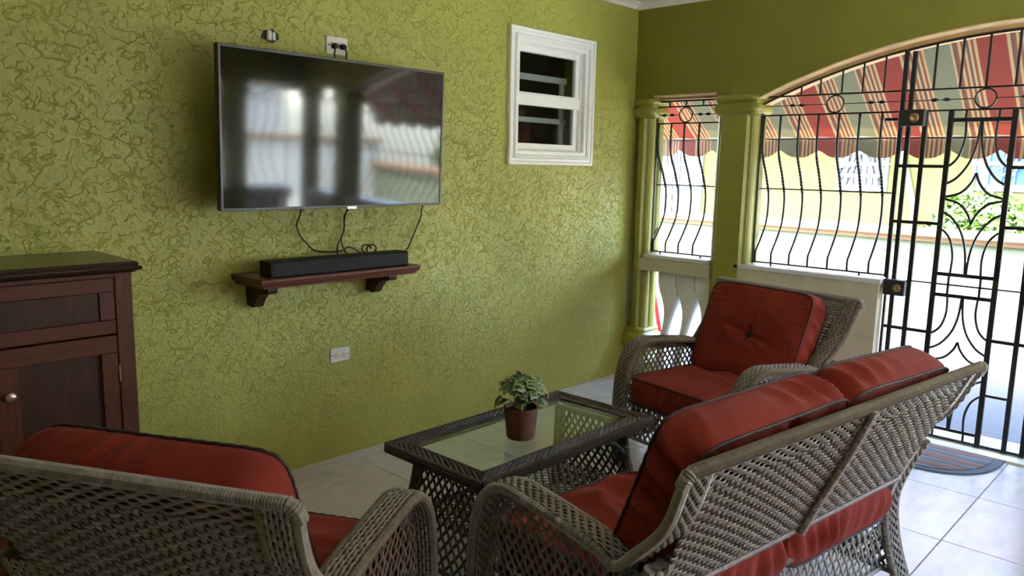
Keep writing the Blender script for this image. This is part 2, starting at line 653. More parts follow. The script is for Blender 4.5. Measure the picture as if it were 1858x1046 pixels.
def holed_wall(mbx, s0, s1, z0, z1, hole, mapf, d0, d1):
    ss = [s0, hole[0], hole[1], s1]
    zz = [z0, hole[2], hole[3], z1]
    for dd, flip in ((d0, False), (d1, True)):
        for i in range(3):
            for j in range(3):
                if i == 1 and j == 1:
                    continue
                q = [mapf(ss[i], dd, zz[j]), mapf(ss[i + 1], dd, zz[j]), mapf(ss[i + 1], dd, zz[j + 1]), mapf(ss[i], dd, zz[j + 1])]
                mbx.add(q, [(3, 2, 1, 0) if flip else (0, 1, 2, 3)])
    h = hole
    ring = [(h[0], h[2]), (h[1], h[2]), (h[1], h[3]), (h[0], h[3])]
    for i in range(4):
        a, b = ring[i], ring[(i + 1) % 4]
        mbx.add([mapf(a[0], d0, a[1]), mapf(b[0], d0, b[1]), mapf(b[0], d1, b[1]), mapf(a[0], d1, a[1])], [(0, 1, 2, 3)])


mb = MB()
holed_wall(mb, XL - .2, XR + TH, -0.1, ZC + .25, (WX0, WX1, WZ0, WZ1), lambda s, d, z: (s, d, z), YB, YB + 0.18)
wall_back = struct(mb.build('wall_back', 'stucco_green'), 'green stucco wall with curling trowel marks')
mb = MB()
mb.box(XL - .18, XL, YF - .2, YB, -0.1, ZC + .25)
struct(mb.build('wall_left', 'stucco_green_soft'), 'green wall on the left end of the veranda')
mb = MB()
mb.box(XL - .3, XR + TH + 0.35, YF - TH - 0.35, YB + .3, ZC, ZC + .32)
ceiling = struct(mb.build('ceiling', 'ceiling_white'), 'cream ceiling')
mb = MB()
cov = [(0, 0), (0, -0.045), (-0.012, -0.045), (-0.018, -0.03), (-0.032, -0.016), (-0.045, -0.012), (-0.045, 0)]
mb.prism([(XR + a, ZC + b) for a, b in cov], YF, YB, axis='y')
struct(mb.build('trim_1', 'ceiling_white', smooth=False, recalc=True), 'cream cornice along the top of the gate wall')
mb = MB()
mb.prism([(YB + a, ZC + b) for a, b in cov], XL, XR - .045, axis='x')
struct(mb.build('trim_2', 'ceiling_white', recalc=True), 'cream cornice along the top of the television wall')


# --- walls with an arch, a small side opening, columns and a sill (gate wall, and the wall behind the camera)
def mapR(s, d, z):            # gate wall: s = y, d = depth outward
    return (XR + d, s, z)


def mapF(s, d, z):            # wall behind the camera: s = x, d = depth outward
    return (s, YF - d, z)


def arch_z(s, c, half, zs, rise):
    t = (s - c) / half
    Rr = (half * half + rise * rise) / (2 * rise)
    return zs + math.sqrt(max(0, Rr * Rr - (s - c) ** 2)) - (Rr - rise)


def spandrel(name, mapf, s_lo, s_hi, fn, marks, label, mats):
    """wall above the openings, down to fn(s); marks = s values to keep as breaks"""
    ss = sorted(set([round(x, 4) for x in np.arange(s_lo, s_hi, 0.06)] + marks + [s_lo, s_hi]))
    mb = MB()
    top = ZC + .25
    for a, b in zip(ss[:-1], ss[1:]):
        e = 1e-5
        za, zb = fn(a + e), fn(b - e)
        A = [mapf(a, 0, za), mapf(b, 0, zb), mapf(b, 0, top), mapf(a, 0, top)]
        B = [mapf(a, TH, za), mapf(b, TH, zb), mapf(b, TH, top), mapf(a, TH, top)]
        mb.add(A + B, [(0, 1, 2, 3), (7, 6, 5, 4), (0, 4, 5, 1), (3, 2, 6, 7)])
    for s in marks:
        e = 1e-4
        z1, z2 = fn(s - e), fn(s + e)
        if abs(z1 - z2) > 1e-3:
            mb.add([mapf(s, 0, z1), mapf(s, TH, z1), mapf(s, TH, z2), mapf(s, 0, z2)], [(0, 1, 2, 3)])
    return struct(mb.build(name, mats), label)


ZS = 1.945                    # springing
ACY, AHALF, ARISE = 0.82, 1.525, 0.335
OP1 = (2.63, 3.12)            # small opening by the television wall (y)
OP2 = (2 * ACY - 3.12, 2 * ACY - 2.63)


def topR(s):
    if OP1[0] < s < OP1[1] or OP2[0] < s < OP2[1]:
        return 1.995
    if abs(s - ACY) < AHALF:
        return arch_z(s, ACY, AHALF, ZS, ARISE)
    return 1.93


marks = [OP1[0], OP1[1], OP2[0], OP2[1], ACY - AHALF, ACY + AHALF]
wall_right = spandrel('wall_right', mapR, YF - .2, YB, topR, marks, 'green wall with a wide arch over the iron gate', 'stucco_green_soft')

# wall behind the camera: the same rhythm turned round the corner
FC = 2.33
FO1 = (4.11, 4.60)


def topF(s):
    if FO1[0] < s < FO1[1]:
        return 1.995
    if abs(s - FC) < AHALF:
        return arch_z(s, FC, AHALF, ZS, ARISE)
    if s < FC - AHALF - .3:
        return -0.1
    return 1.93


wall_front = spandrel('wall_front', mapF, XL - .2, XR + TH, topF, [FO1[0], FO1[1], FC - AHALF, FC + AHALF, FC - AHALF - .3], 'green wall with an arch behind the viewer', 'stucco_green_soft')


def rounded_rect(a0, a1, b0, b1, r, n=5):
    pts = []
    for cx, cy, t0 in ((a1 - r, b1 - r, 0), (a0 + r, b1 - r, 90), (a0 + r, b0 + r, 180), (a1 - r, b0 + r, 270)):
        for i in range(n + 1):
            t = R(t0 + 90 * i / n)
            pts.append((cx + r * math.cos(t), cy + r * math.sin(t)))
    return pts


def column(mapf, s0, s1, parent, flip=False):
    """pillar with two round ribs on each reveal, moulded cap and base"""
    d0, d1 = 0.0, TH
    root = None
    # shaft section (s, d)
    e = 0.055
    def ribs(sign, se):
        pts = []
        depth = d1 - d0
        wdt = (depth - 0.02) / 2
        for kx in range(2):
            c = d0 + 0.01 + wdt * (kx + .5)
            for i in range(9):
                t = PI * i / 8
                pts.append((se + sign * (e * 0.25 + math.sin(t) * wdt * 0.42), c - math.cos(t) * wdt * 0.5))
        return pts
    sec = [(s0 + e, d0 - 0.012)] + [(s1 - e, d0 - 0.012)] + ribs(1, s1 - e) + [(s1 - e, d1 + .01), (s0 + e, d1 + .01)] + ribs(-1, s0 + e)[::-1]
    mb = MB()
    n = len(sec)
    V = [mapf(a, b, z) for z in (0.30, 1.86) for a, b in sec]
    mb.add(V, [[i, (i + 1) % n, n + (i + 1) % n, n + i] for i in range(n)])
    shaft = mb.build('column', 'paint_green', parent, recalc=True)

    def loft(name, levels):
        mb = MB()
        rows = []
        for z, off in levels:
            rr = rounded_rect(s0 + .012 - off, s1 - .012 + off, d0 + .004 - off, d1 - .004 + off, 0.03 + max(0, off) * .6)
            rows.append([mapf(a, b, z) for a, b in rr])
        P = np.array(rows).transpose(1, 0, 2)
        mb.grid(P, closed_u=True)
        nn = len(rows[0])
        mb.add(rows[0], [list(range(nn))])
        mb.add(rows[-1], [list(range(nn))])
        mb.build(name, 'paint_green', shaft, smooth=False, recalc=True)
    loft('capital', [(1.838, -.012), (1.845, .006), (1.856, .020), (1.872, .029), (1.890, .032), (1.908, .028), (1.920, .016), (1.926, .008), (1.932, .010), (1.945, .026), (1.958, .030), (1.975, .026), (1.985, .006)])
    loft('base', [(0.0, .05), (0.10, .05), (0.11, .035), (0.15, .02), (0.19, .03), (0.215, .05), (0.25, .058), (0.285, .05), (0.30, .03), (0.315, .022), (0.33, .026), (0.345, .018), (0.35, -.005)])
    return shaft


for (a, b) in ((2.345, 2.63), (3.12, 3.265), (2 * ACY - 2.63, 2 * ACY - 2.345), (YF + .005, 2 * ACY - 3.12)):
    column(mapR, a, b, wall_right)
for (a, b) in ((FC + AHALF, FO1[0]), (FC - AHALF - .3, FC - AHALF)):
    column(mapF, a, b, wall_front)


def arch_trim(mapf, c, half, parent):
    """cream band lining the arch, in two steps"""
    mb = MB()
    for (da, db, dz) in ((-0.003, 0.10, 0.002), (0.10, TH + .01, 0.026)):
        n = 48
        P = []
        for i in range(n + 1):
            s = c - half + 2 * half * i / n
            z = arch_z(s, c, half, ZS, ARISE)
            P.append([mapf(s, da, z + 0.006), mapf(s, da, z - dz), mapf(s, db, z - dz), mapf(s, db, z + 0.006)])
        mb.grid(np.array(P))
    mb.build('arch_trim', 'arch_cream', parent, recalc=True)


arch_trim(mapR, ACY, AHALF, wall_right)
arch_trim(mapF, FC, AHALF, wall_front)
for mapf, o1, par in ((mapR, OP1, wall_right), (mapR, OP2, wall_right), (mapF, FO1, wall_front)):
    mb = MB()
    for (da, db, dz) in ((-0.003, 0.10, 0.003), (0.10, TH + .01, 0.020)):
        a, b = [mapf(o1[0], da, 1.995 - dz), mapf(o1[1], db, 2.0)]
        a, b = np.minimum(a, b), np.maximum(a, b)
        mb.box(a[0], b[0], a[1], b[1], a[2], b[2], 0.003)
    mb.build('lintel_trim', 'arch_cream', par)


# sills and the low wall under the big openings
def lo_hi(p, q):
    return np.minimum(p, q), np.maximum(p, q)


def bx(mapf, s0, s1, d0, d1, z0, z1, bev=0.004, mbx=None):
    a, b = lo_hi(np.array(mapf(s0, d0, z0)), np.array(mapf(s1, d1, z1)))
    mbx = mbx or MB()
    mbx.box(a[0], b[0], a[1], b[1], a[2], b[2], bev)
    return mbx


def low_wall(mapf, s0, s1, parent):
    core = bx(mapf, s0, s1, 0.012, TH - .012, 0.0, 0.865).build('low_wall', 'paint_cream', parent)
    zs = [0.0, 0.21, 0.545, 0.865]
    n = max(1, int(round((s1 - s0) / 0.47)))
    for d0, d1 in ((-0.004, 0.012), (TH - .012, TH + .004)):
        for j in range(3):
            sh = 0.5 if j == 1 else 0.0
            brk = sorted(set([s0] + [s0 + (s1 - s0) * (i + sh) / n for i in range(n + 1) if s0 < s0 + (s1 - s0) * (i + sh) / n < s1 - .01] + [s1]))
            for a, b in zip(brk[:-1], brk[1:]):
                bx(mapf, a + .001, b - .001, d0, d1, zs[j] + .001, zs[j + 1] - .001, 0.002).build('wall_tile', 'paint_cream', core)
    bx(mapf, s0 - .012, s1 + .012, -0.012, TH + .05, 0.865, 0.893, 0.005).build('sill', 'sill_tile', core)
    return core


low_wall(mapR, 1.515, 2.42, wall_right)
low_wall(mapR, ACY - 1.60, 0.675, wall_right)
low_wall(mapF, FC - AHALF + .02, FC + AHALF - .02, wall_front)
for mapf, o1, par in ((mapR, OP1, wall_right), (mapR, OP2, wall_right), (mapF, FO1, wall_front)):
    b_ = bx(mapf, o1[0] - .02, o1[1] + .075 if mapf is mapR and o1 is OP1 else o1[1] + .02, -0.004, TH - .01, 0.775, 0.865).build('sill_beam', 'paint_cream', par)
    bx(mapf, o1[0] - .01, o1[1] + .02, -0.010, TH + .05, 0.865, 0.893, 0.005).build('sill', 'sill_tile', b_)

# threshold under the gate
bx(mapR, 0.675, 1.515, -0.04, TH + .12, -0.05, 0.012, 0.004).build('threshold', 'paint_cream', wall_right)


# carved white balusters below the small openings
def balustrade(mapf, s0, s1, label):
    org = mapf((s0 + s1) / 2, TH / 2, 0)
    root = thing('balustrade', label, 'balustrade', org)
    n = 3
    pitch = (s1 - s0) / n
    # S-shaped outline (half widths and centre shift along the height)
    zs = np.linspace(0.0, 0.775, 30)
    for i in range(n):
        c = s1 - pitch * (i + .5)
        L, Rr = [], []
        for z in zs:
            t = z / 0.775
            if t > 0.80:
                wd = 0.5 * pitch * (1 - 0.03 * math.sin((t - .8) / .2 * PI))
            else:
                q = t / 0.80
                wd = pitch * (0.20 + 0.30 * max(0, (q - .55) / .45) ** 2.2 + 0.26 * max(0, (.28 - q) / .28) ** 2.0)
            sh = 0.030 * math.sin(t * 2 * PI * 0.95 + 0.6) * (1 if t < .8 else max(0, 1 - (t - .8) / .12))
            L.append((c - wd + sh, z))
            Rr.append((c + wd + sh, z))
        mb = MB()
        P = []
        for (a, z), (b, _) in zip(L, Rr):
            P.append([mapf(a, 0.06, z), mapf(a + .012, 0.045, z), mapf(b - .012, 0.045, z), mapf(b, 0.06, z), mapf(b, 0.15, z), mapf(b - .012, .165, z), mapf(a + .012, .165, z), mapf(a, 0.15, z)])
        P = np.array(P).transpose(1, 0, 2)
        mb.grid(P, closed_u=True)
        bal = mb.build('baluster', 'white_mason', root, world=True, recalc=True)
        # raised pearls carved in the head
        mb = MB()
        for qx, qz in ((-.055, .735), (-.018, .735), (.02, .735), (.055, .735), (-.045, .69), (.045, .69), (-.03, .655), (.03, .655)):
            for sd, dd in ((0.045, -1), (0.165, 1)):
                ctr = np.array(mapf(c + qx, sd, qz))
                a = [ctr + np.array(mapf(.009 * math.cos(t) * s_, dd * .006 * (1 - s_), .009 * math.sin(t) * s_)) - np.array(mapf(0, 0, 0)) for s_ in (1, .6) for t in np.arange(6) * PI / 3]
                a.append(ctr + np.array(mapf(0, dd * .008, 0)) - np.array(mapf(0, 0, 0)))
                mb.add(a, [[j, (j + 1) % 6, 6 + (j + 1) % 6, 6 + j] for j in range(6)])
                mb.add(a, [[6 + j, 6 + (j + 1) % 6, 12] for j in range(6)])
        mb.build('pearl_carving', 'white_mason', bal, kind='stuff')
        bal.children[0].location = -Vector(org)
    return root


balustrade(mapR, 2.595, 3.045, 'three white carved concrete balusters below the narrow opening beside the television wall')
balustrade(mapR, OP2[0] - .01, OP2[1] + .01, 'white carved balusters at the far right end of the gate wall')
balustrade(mapF, FO1[0] - .01, FO1[1] + .01, 'white carved balusters in the wall behind the viewer')

# ------------------------------------------------------------------ window in the television wall
w1 = bpy.data.objects.new('window_1', None)
COL.objects.link(w1)
w1.location = ((WX0 + WX1) / 2, YB, WZ0)
struct(w1, 'white framed two-light window in the green wall')


def frame_rect(x0, x1, z0, z1, wd, y0, y1, bev=0.004):
    """mitred rectangular frame, wd wide inwards, between y0 and y1"""
    mb = MB()
    O = [(x0, z0), (x1, z0), (x1, z1), (x0, z1)]
    I = [(x0 + wd, z0 + wd), (x1 - wd, z0 + wd), (x1 - wd, z1 - wd), (x0 + wd, z1 - wd)]
    b = bev
    O2 = [(x0 + b, z0 + b), (x1 - b, z0 + b), (x1 - b, z1 - b), (x0 + b, z1 - b)]
    I2 = [(x0 + wd - b, z0 + wd - b), (x1 - wd + b, z0 + wd - b), (x1 - wd + b, z1 - wd + b), (x0 + wd - b, z1 - wd + b)]
    loops = [[(x, y1, z) for x, z in O], [(x, y0 + b, z) for x, z in O], [(x, y0, z) for x, z in O2], [(x, y0, z) for x, z in I2], [(x, y0 + b, z) for x, z in I], [(x, y1, z) for x, z in I]]
    mb.grid(np.array(loops).transpose(1, 0, 2), closed_u=True)
    return mb


o = 0.0
cas = frame_rect(3.395, 4.205, 1.507, 2.313, 0.020, YB - .026, YB + .01).build('casing', 'white_gloss', w1, world=True, recalc=True)
frame_rect(3.413, 4.187, 1.525, 2.295, 0.026, YB - .020, YB + .01, 0.006).build('casing_moulding', 'white_gloss', cas, recalc=True).location = -Vector(w1.location)
frame_rect(3.437, 4.163, 1.549, 2.271, 0.020, YB - .030, YB + .02, 0.007).build('casing_moulding', 'white_gloss', cas, recalc=True).location = -Vector(w1.location)
frame_rect(3.455, 4.145, 1.565, 2.255, 0.030, YB - .012, YB + .05, 0.004).build('casing_moulding', 'white_gloss', cas, recalc=True).location = -Vector(w1.location)
frame_rect(WX0, WX1, WZ0, WZ1, 0.028, YB + .018, YB + .08).build('jamb', 'white_gloss', w1, world=True, recalc=True)
up = frame_rect(3.492, 4.105, 1.905, 2.225, 0.042, YB + .030, YB + .060).build('sash', 'white_gloss', w1, world=True, recalc=True)
lo = frame_rect(3.492, 4.105, 1.600, 1.925, 0.040, YB + .040, YB + .070).build('sash', 'white_gloss', w1, world=True, recalc=True)
mb = MB()
mb.box(3.49, 4.107, YB + .022, YB + .05, 1.868, 1.938, .004)
mb.build('meeting_rail', 'white_gloss', w1, world=True)
for (z0, z1, sash, yy) in ((1.945, 2.185, up, .048), (1.638, 1.887, lo, .058)):
    mb = MB()
    mb.box(3.53, 4.07, YB + yy, YB + yy + .004, z0, z1)
    mb.build('pane', 'glass_window', sash).location = -Vector(w1.location)
# inner sliding frames seen through the panes, and the dim room behind
for (z0, z1, zt) in ((2.035, 2.075, 0), (1.775, 1.808, 0)):
    mb = MB()
    mb.box(3.50, 4.10, YB + .13, YB + .15, z0, z1, .004)
    mb.build('inner_rail', 'white_gloss', w1, world=True)
mb = MB()
mb.box(4.035, 4.075, YB + .13, YB + .15, 1.60, 2.036, .004)
mb.build('inner_stile', 'white_gloss', w1, world=True)
mb = MB()
mb.box(3.35, 4.9, YB + .181, YB + 1.0, 1.3, 2.5)
mb.f = [mb.f[0][[0, 1, 3, 4, 5]]]
mb.mi = [mb.mi[0][:5]]
mb.build('room_behind', 'curtain', w1, world=True)

# ------------------------------------------------------------------ iron grilles


def ticks(mapf, pts):
    return [mapf(*p) for p in pts]


BELLY = [(1.845, 0), (1.66, 0.0), (1.58, .018), (1.48, .075), (1.36, .128), (1.25, .137), (1.15, .118), (1.07, .070), (1.00, .018), (0.975, 0.0), (0.912, 0.0)]
GD = 0.08


def belly(z):
    zz = [b[0] for b in BELLY][::-1]
    dd = [b[1] for b in BELLY][::-1]
    return float(np.interp(z, zz, dd))


def bar_box(mapf, s0, s1, d0, d1, z0, z1, name, parent):
    return bx(mapf, s0, s1, d0, d1, z0, z1, 0.002).build(name, 'iron', parent, world=True)


def berry(mbx, mapf, s, z, ln=0.024, rad=0.012):
    prof = [(0.0005, -ln), (rad * .6, -ln * .55), (rad, 0), (rad * .6, ln * .55), (0.0005, ln)]
    base = np.array(mapf(s, GD, z))
    e = [np.array(mapf(1, 0, 0)) - np.array(mapf(0, 0, 0)), np.array(mapf(0, 1, 0)) - np.array(mapf(0, 0, 0)), np.array((0, 0, 1.0))]
    P = np.array([[base + e[0] * h + (e[1] * math.cos(t) + e[2] * math.sin(t)) * r for r, h in prof] for t in np.arange(8) * PI / 4])
    mbx.grid(P, closed_u=True)


def ornament_row(mapf, parent, ring_s, berry_pairs, s0, s1, z0=1.845, z1=1.960):
    zc = (z0 + z1) / 2
    a = np.linspace(0, 2 * PI, 28, endpoint=False)
    MB().tube([mapf(ring_s + .05 * math.cos(t), GD, zc + .05 * math.sin(t)) for t in a], .005, 6, closed=True).build('ring', 'iron', parent, world=True, smooth=True)
    for x in berry_pairs:
        mb = MB()
        berry(mb, mapf, x - .030, zc)
        berry(mb, mapf, x + .030, zc)
        mb.build('berry_ornament', 'iron', parent, world=True, smooth=True)
    for a_, b_ in ((s0, ring_s - .05), (ring_s + .05, s1)):
        MB().tube([mapf(a_, GD, zc), mapf(b_, GD, zc)], .003, 6).build('thin_rod', 'iron', parent, world=True)
    for z in (z0, z1):
        bar_box(mapf, s0, s1, GD - .005, GD + .005, z - .005, z + .005, 'rail', parent)


def grille(mapf, s0, s1, bars, topfn, uprights, ring_s, pairs, label, group=None, has_mid=True, zr=(1.845, 1.960)):
    org = mapf((s0 + s1) / 2, GD, 0.893)
    root = thing('window_grille', label, 'grille', org, group=group)
    # outer frame following the opening
    n = 20
    ss = np.linspace(s0, s1, n + 1)
    top = [mapf(s, GD, topfn(s) - .032) for s in ss]
    MB().tube(top, .007, 6).build('top_rail', 'iron', root, world=True)
    bar_box(mapf, s0, s1, GD - .005, GD + .005, .907, .917, 'bottom_rail', root)
    for s in (s0, s1):
        bar_box(mapf, s - .006, s + .006, GD - .008, GD + .008, .90, min(topfn(s0 + .01), topfn(s1 - .01)) - .03 if False else topfn(min(max(s, s0 + .01), s1 - .01)) - .03, 'side_post', root)
    ornament_row(mapf, root, ring_s, pairs, s0, s1, *zr)
    for s in uprights:
        bar_box(mapf, s - .005, s + .005, GD - .005, GD + .005, zr[1], topfn(s) - .03, 'upright', root)
    for s in bars:
        path = spline([(mapf(s, GD + b, min(z, zr[0]))) for z, b in BELLY], 5)
        MB().tube(path, .0075, 6).build('belly_bar', 'iron', root, world=True, smooth=True)
        # twisted stretch of the bar
        bar = root.children[-1]
        z = np.linspace(1.60, 1.36, 40)
        mb = MB()
        for ph in (0, PI):
            mb.tube([mapf(s + .0055 * math.cos(ph + (1.6 - q) * 150), GD + belly(q) + .0055 * math.sin(ph + (1.6 - q) * 150), q) for q in z], .0045, 5)
        t_ = mb.build('twist', 'iron', bar, smooth=True)
        t_.location = -Vector(org)
    if has_mid:
        zm = 1.385
        bm = belly(zm)
        MB().tube([mapf(s0, GD, zm), mapf(s0 + .02, GD + bm * .7, zm), mapf(s0 + .05, GD + bm, zm), mapf(s1 - .05, GD + bm, zm), mapf(s1 - .02, GD + bm * .7, zm), mapf(s1, GD, zm)], .005, 6).build('middle_rod', 'iron', root, world=True)
    for s in (s0 + (s1 - s0) * .18, s0 + (s1 - s0) * .85):
        bar_box(mapf, s - .005, s + .005, GD - .005, GD + .005, .88, .912, 'foot', root)
    return root


bars = [2.335, 2.218, 2.098, 1.978, 1.855, 1.735, 1.61]
grille(mapR, 1.512, 2.34, [2.326] + bars[1:], topR, [2.097, 1.981, 1.853, 1.733, 1.615], 1.885, [2.12, 1.65], 'black iron grille with bellied bars above the low cream wall left of the gate')
mir = [2 * ACY - 0.10 - b for b in bars]
grille(mapR, ACY - 1.52, 0.69, [ACY - 1.52 + .115 * i for i in range(1, 12)], topR, [ACY - 1.4 + .12 * i for i in range(1, 10)], 0.05, [0.4, -0.35], 'black iron grille with bellied bars right of the gate')
grille(mapR, 2.64, 3.125, [3.112, 3.01, 2.905, 2.79], lambda s: 1.995, [3.03, 2.90, 2.77], 2.900, [3.040, 2.760], zr=(1.812, 1.925), label='narrow black iron grille between the two green columns beside the television wall')
grille(mapR, OP2[0] + .01, OP2[1] - .01, [-1.36, -1.24, -1.12], lambda s: 1.995, [-1.36, -1.24, -1.12], -1.235, [-1.38, -1.09], zr=(1.812, 1.925), label='narrow black iron grille at the far right end of the gate wall')
grille(mapF, FO1[0] + .01, FO1[1] - .01, [4.23, 4.355, 4.48], lambda s: 1.995, [4.23, 4.355, 4.48], 4.355, [4.21, 4.5], zr=(1.812, 1.925), label='narrow black iron grille in the wall behind the viewer')
grille(mapF, FC - AHALF + .01, FC + AHALF - .01, [FC - 1.5 + .125 * i for i in range(1, 24)], topF, [FC - 1.38 + .12 * i for i in range(1, 23)], FC, [FC - .5, FC + .5], 'wide black iron grille under the arch behind the viewer')

# --- gate
GY0, GY1, GC = 0.70, 1.50, 1.10
gate = thing('iron_gate', 'tall black wrought iron gate with curved petals under the arch', 'gate', mapR(GC, GD, 0.0))
for s, hw in ((1.500, .007), (1.462, .012), (1.378, .0125), (1.250, .014), (0.950, .014), (0.822, .0125), (0.738, .012), (0.700, .007)):
    zt = topR(s) - .03 if s in (1.5, .7) else (topR(s) - .05 if s in (1.462, .738) else 1.845)
    bar_box(mapR, s - hw, s + hw, GD - .010, GD + .010, 0.012, zt, 'upright', gate)


def hbar(s0, s1, z, h=.008):
    bar_box(mapR, s0, s1, GD - .009, GD + .009, z - h, z + h, 'crossbar', gate)


hbar(0.738, 1.462, 0.022, .007)
hbar(0.95, 1.25, 0.075, .009)
for z in (0.615, 1.228, 1.543):
    hbar(1.25, 1.50, z, .009)
    hbar(0.70, 0.95, z, .009)
for z, h in ((0.835, .010), (0.895, .0045), (0.952, .010), (1.792, .011)):
    hbar(0.95, 1.25, z, h)
hbar(1.25, 1.378, 0.895, .004)
hbar(0.822, 0.95, 0.895, .004)
hbar(1.25, 1.378, .31, .007)
hbar(0.822, 0.95, .31, .007)
for s in (1.178, 1.022):
    bar_box(mapR, s - .006, s + .006, GD - .007, GD + .007, 0.835, 0.952, 'short_bar', gate)
    bar_box(mapR, s - .006, s + .006, GD - .007, GD + .007, 1.792, 1.845, 'short_bar', gate)
    bar_box(mapR, s - .006, s + .006, GD - .007, GD + .007, .016, .075, 'short_bar', gate)
CUR = [
    [(.50, 1.0), (.48, .88), (.60, .78), (.80, .725), (1.0, .70)],
    [(.02, 1.0), (.08, .85), (.26, .73), (.60, .635), (1.0, .585)],
    [(0.0, .665), (.14, .60), (.45, .535), (1.0, .503)],
]
for z0, z1 in ((0.952, 1.792), (0.075, 0.835)):
    for c in CUR:
        for sx in (-1, 1):
            for fl in (False, True):
                pts = [mapR(GC + sx * .15 * a, GD, z0 + (z1 - z0) * ((1 - b) if fl else b)) for a, b in c]
                MB().tube(spline(pts, 6), .0068, 6).build('petal_curve', 'iron', gate, world=True, smooth=True)
ornament_row(mapR, gate, 1.095, [1.313, 0.885], 0.70, 1.50)
for s in (1.354, 1.224, 1.099, 0.965, 0.84):
    bar_box(mapR, s - .006, s + .006, GD - .006, GD + .006, 1.96, topR(s) - .03, 'short_bar', gate)
MB().tube([mapR(s, GD, topR(s) - .034) for s in np.linspace(.70, 1.50, 14)], .008, 6).build('arched_rail', 'iron', gate, world=True)
for zc, sa, sb_, rr_ in ((1.808, 1.372, 1.505, .026), (0.852, 1.385, 1.500, .023)):
    lk = bx(mapR, sa, sb_, GD - .058, GD + .02, zc - .046, zc + .044, 0.004).build('lock_case', 'lock_body', gate, world=True)
    mb = MB()
    c = np.array(mapR((sa + sb_) / 2 - .018, GD - .058, zc - .002))
    prof = [(1.0, .0), (1.0, .006), (.88, .012), (.40, .012), (.34, .008), (.05, .008)]
    P = np.array([[c + np.array((-h, rr_ * r * math.cos(t), rr_ * r * math.sin(t))) for r, h in prof] for t in np.arange(16) * PI / 8])
    mb.grid(P, closed_u=True)
    mb.build('lock_cylinder', 'lock_brass', lk, world=True, smooth=True)
bx(mapR, 1.487, 1.59, GD - .012, GD + .008, 1.795, 1.812, .003).build('bolt', 'iron', gate, world=True)
bx(mapR, 1.487, 1.512, GD - .012, GD + .008, .83, .86, .003).build('bolt', 'iron', gate, world=True)

# ------------------------------------------------------------------ outside
mb = MB()
mb.box(XR + TH, 30, -0.4, 20, -0.30, -0.125)
struct(mb.build('ground_outside', 'ground_pave'), 'grey speckled driveway outside the gate')

mb = MB()
mb.box(-14, XR + TH, -16, YF - TH, -0.30, -0.125)  # yard out of view, kept pale so sunlight bounces up through the arch
struct(mb.build('ground_bounce_garden', 'bounce_concrete'), 'out-of-view yard on the garden side, made pale to bounce light indoors')
mb = MB()
mb.box(XR + TH, 30, -16, -0.4, -0.30, -0.125)  # slab split off the driveway out of view, added as a bright reflector
struct(mb.build('ground_bounce_side', 'bounce_concrete'), 'out-of-view slab right of the driveway, added pale to bounce light indoors')

# awning over the gate wall
AX0, AZ0, AX1, AZ1 = XR + TH + .03, 2.62, 6.02, 1.762
AY0, AY1 = -2.1, 4.35
aw = thing('awning', 'striped red and green scalloped canvas awning outside the arch', 'awning', (AX0, ACY, AZ0))
ys = np.linspace(AY0, AY1, 216)
P = []
for t in np.linspace(0, 1, 8):
    row = []
    for y in ys:
        sag = -0.02 * math.sin(t * PI) + 0.004 * math.sin(y * 21) * t
        row.append((AX0 + (AX1 - AX0) * t, y, AZ0 + (AZ1 - AZ0) * t + sag))
    P.append(row)
mb = MB()
mb.grid(np.array(P))
mb.build('canopy', 'awning_canvas', aw, world=True, smooth=True)
P = []
for t in np.linspace(0, 1, 5):
    row = []
    for y in ys:
        u = ((y - 2.79 + .005) / 0.305) % 1.0
        x = abs(u - .5) * 2                       # 1 at the notch, 0 in the middle of the lobe
        hgt = 0.150 - 0.052 * (max(0, (x - .35) / .65) ** 1.3)
        row.append((AX1 + 0.010 * math.sin(y * 13 + 1) * t + .01, y, AZ1 - hgt * t + 0.004 * math.sin(y * 21)))
    P.append(row)
mb = MB()
mb.grid(np.array(P))
mb.build('valance', 'awning_canvas', aw, world=True, smooth=True)
MB().tube([(AX1 - .01, AY0, AZ1 - .012), (AX1 - .01, AY1, AZ1 - .012)], .007, 8).build('front_bar', 'lock_body', aw, world=True)
for y in (AY0 + .05, AY1 - .05):
    MB().tube([(AX0, y, 1.95), (AX1 - .01, y, AZ1 - .015)], .012, 8).build('arm', 'pipe_grey', aw, world=True)

sky_block_awning = copy_tree(aw, None, label='striped canvas awning added out of view over the rear arch to block high sky')
sky_block_awning.location = (FC - 1.25, YF - TH - .03, AZ0)  # awning copy added out of view, keeps high sky off the floor
sky_block_awning.rotation_euler = (0, 0, -PI / 2)

# yard wall with its coping (turns the corner towards the garden)
mb = MB()
mb.box(9.0, 9.18, -6.0, 9.0, -.2, 0.84)
yw = mb.build('yard_wall', 'yard_wall')
struct(yw, 'pale green yard wall with orange coping across the driveway')
mb = MB()
cp = [(8.87, 0.86), (8.89, .845), (8.93, .845), (8.95, 0.80), (9.23, .80), (9.25, .845), (9.31, .86), (9.31, .90), (9.29, .92), (8.89, .92), (8.87, .90)]
mb.prism(cp, -6.1, 9.1, axis='y')
mb.build('coping', 'coping_orange', yw, recalc=True)
mb = MB()
mb.box(-6.0, 9.1, -6.2, -6.02, -.2, 1.25)
yw2 = mb.build('garden_wall', 'cream_render')
struct(yw2, 'pale garden wall behind the viewer')
mb = MB()
mb.box(-6.0, 9.1, -6.26, -5.90, 1.25, 1.33, .01)
mb.build('coping', 'coping_orange', yw2)

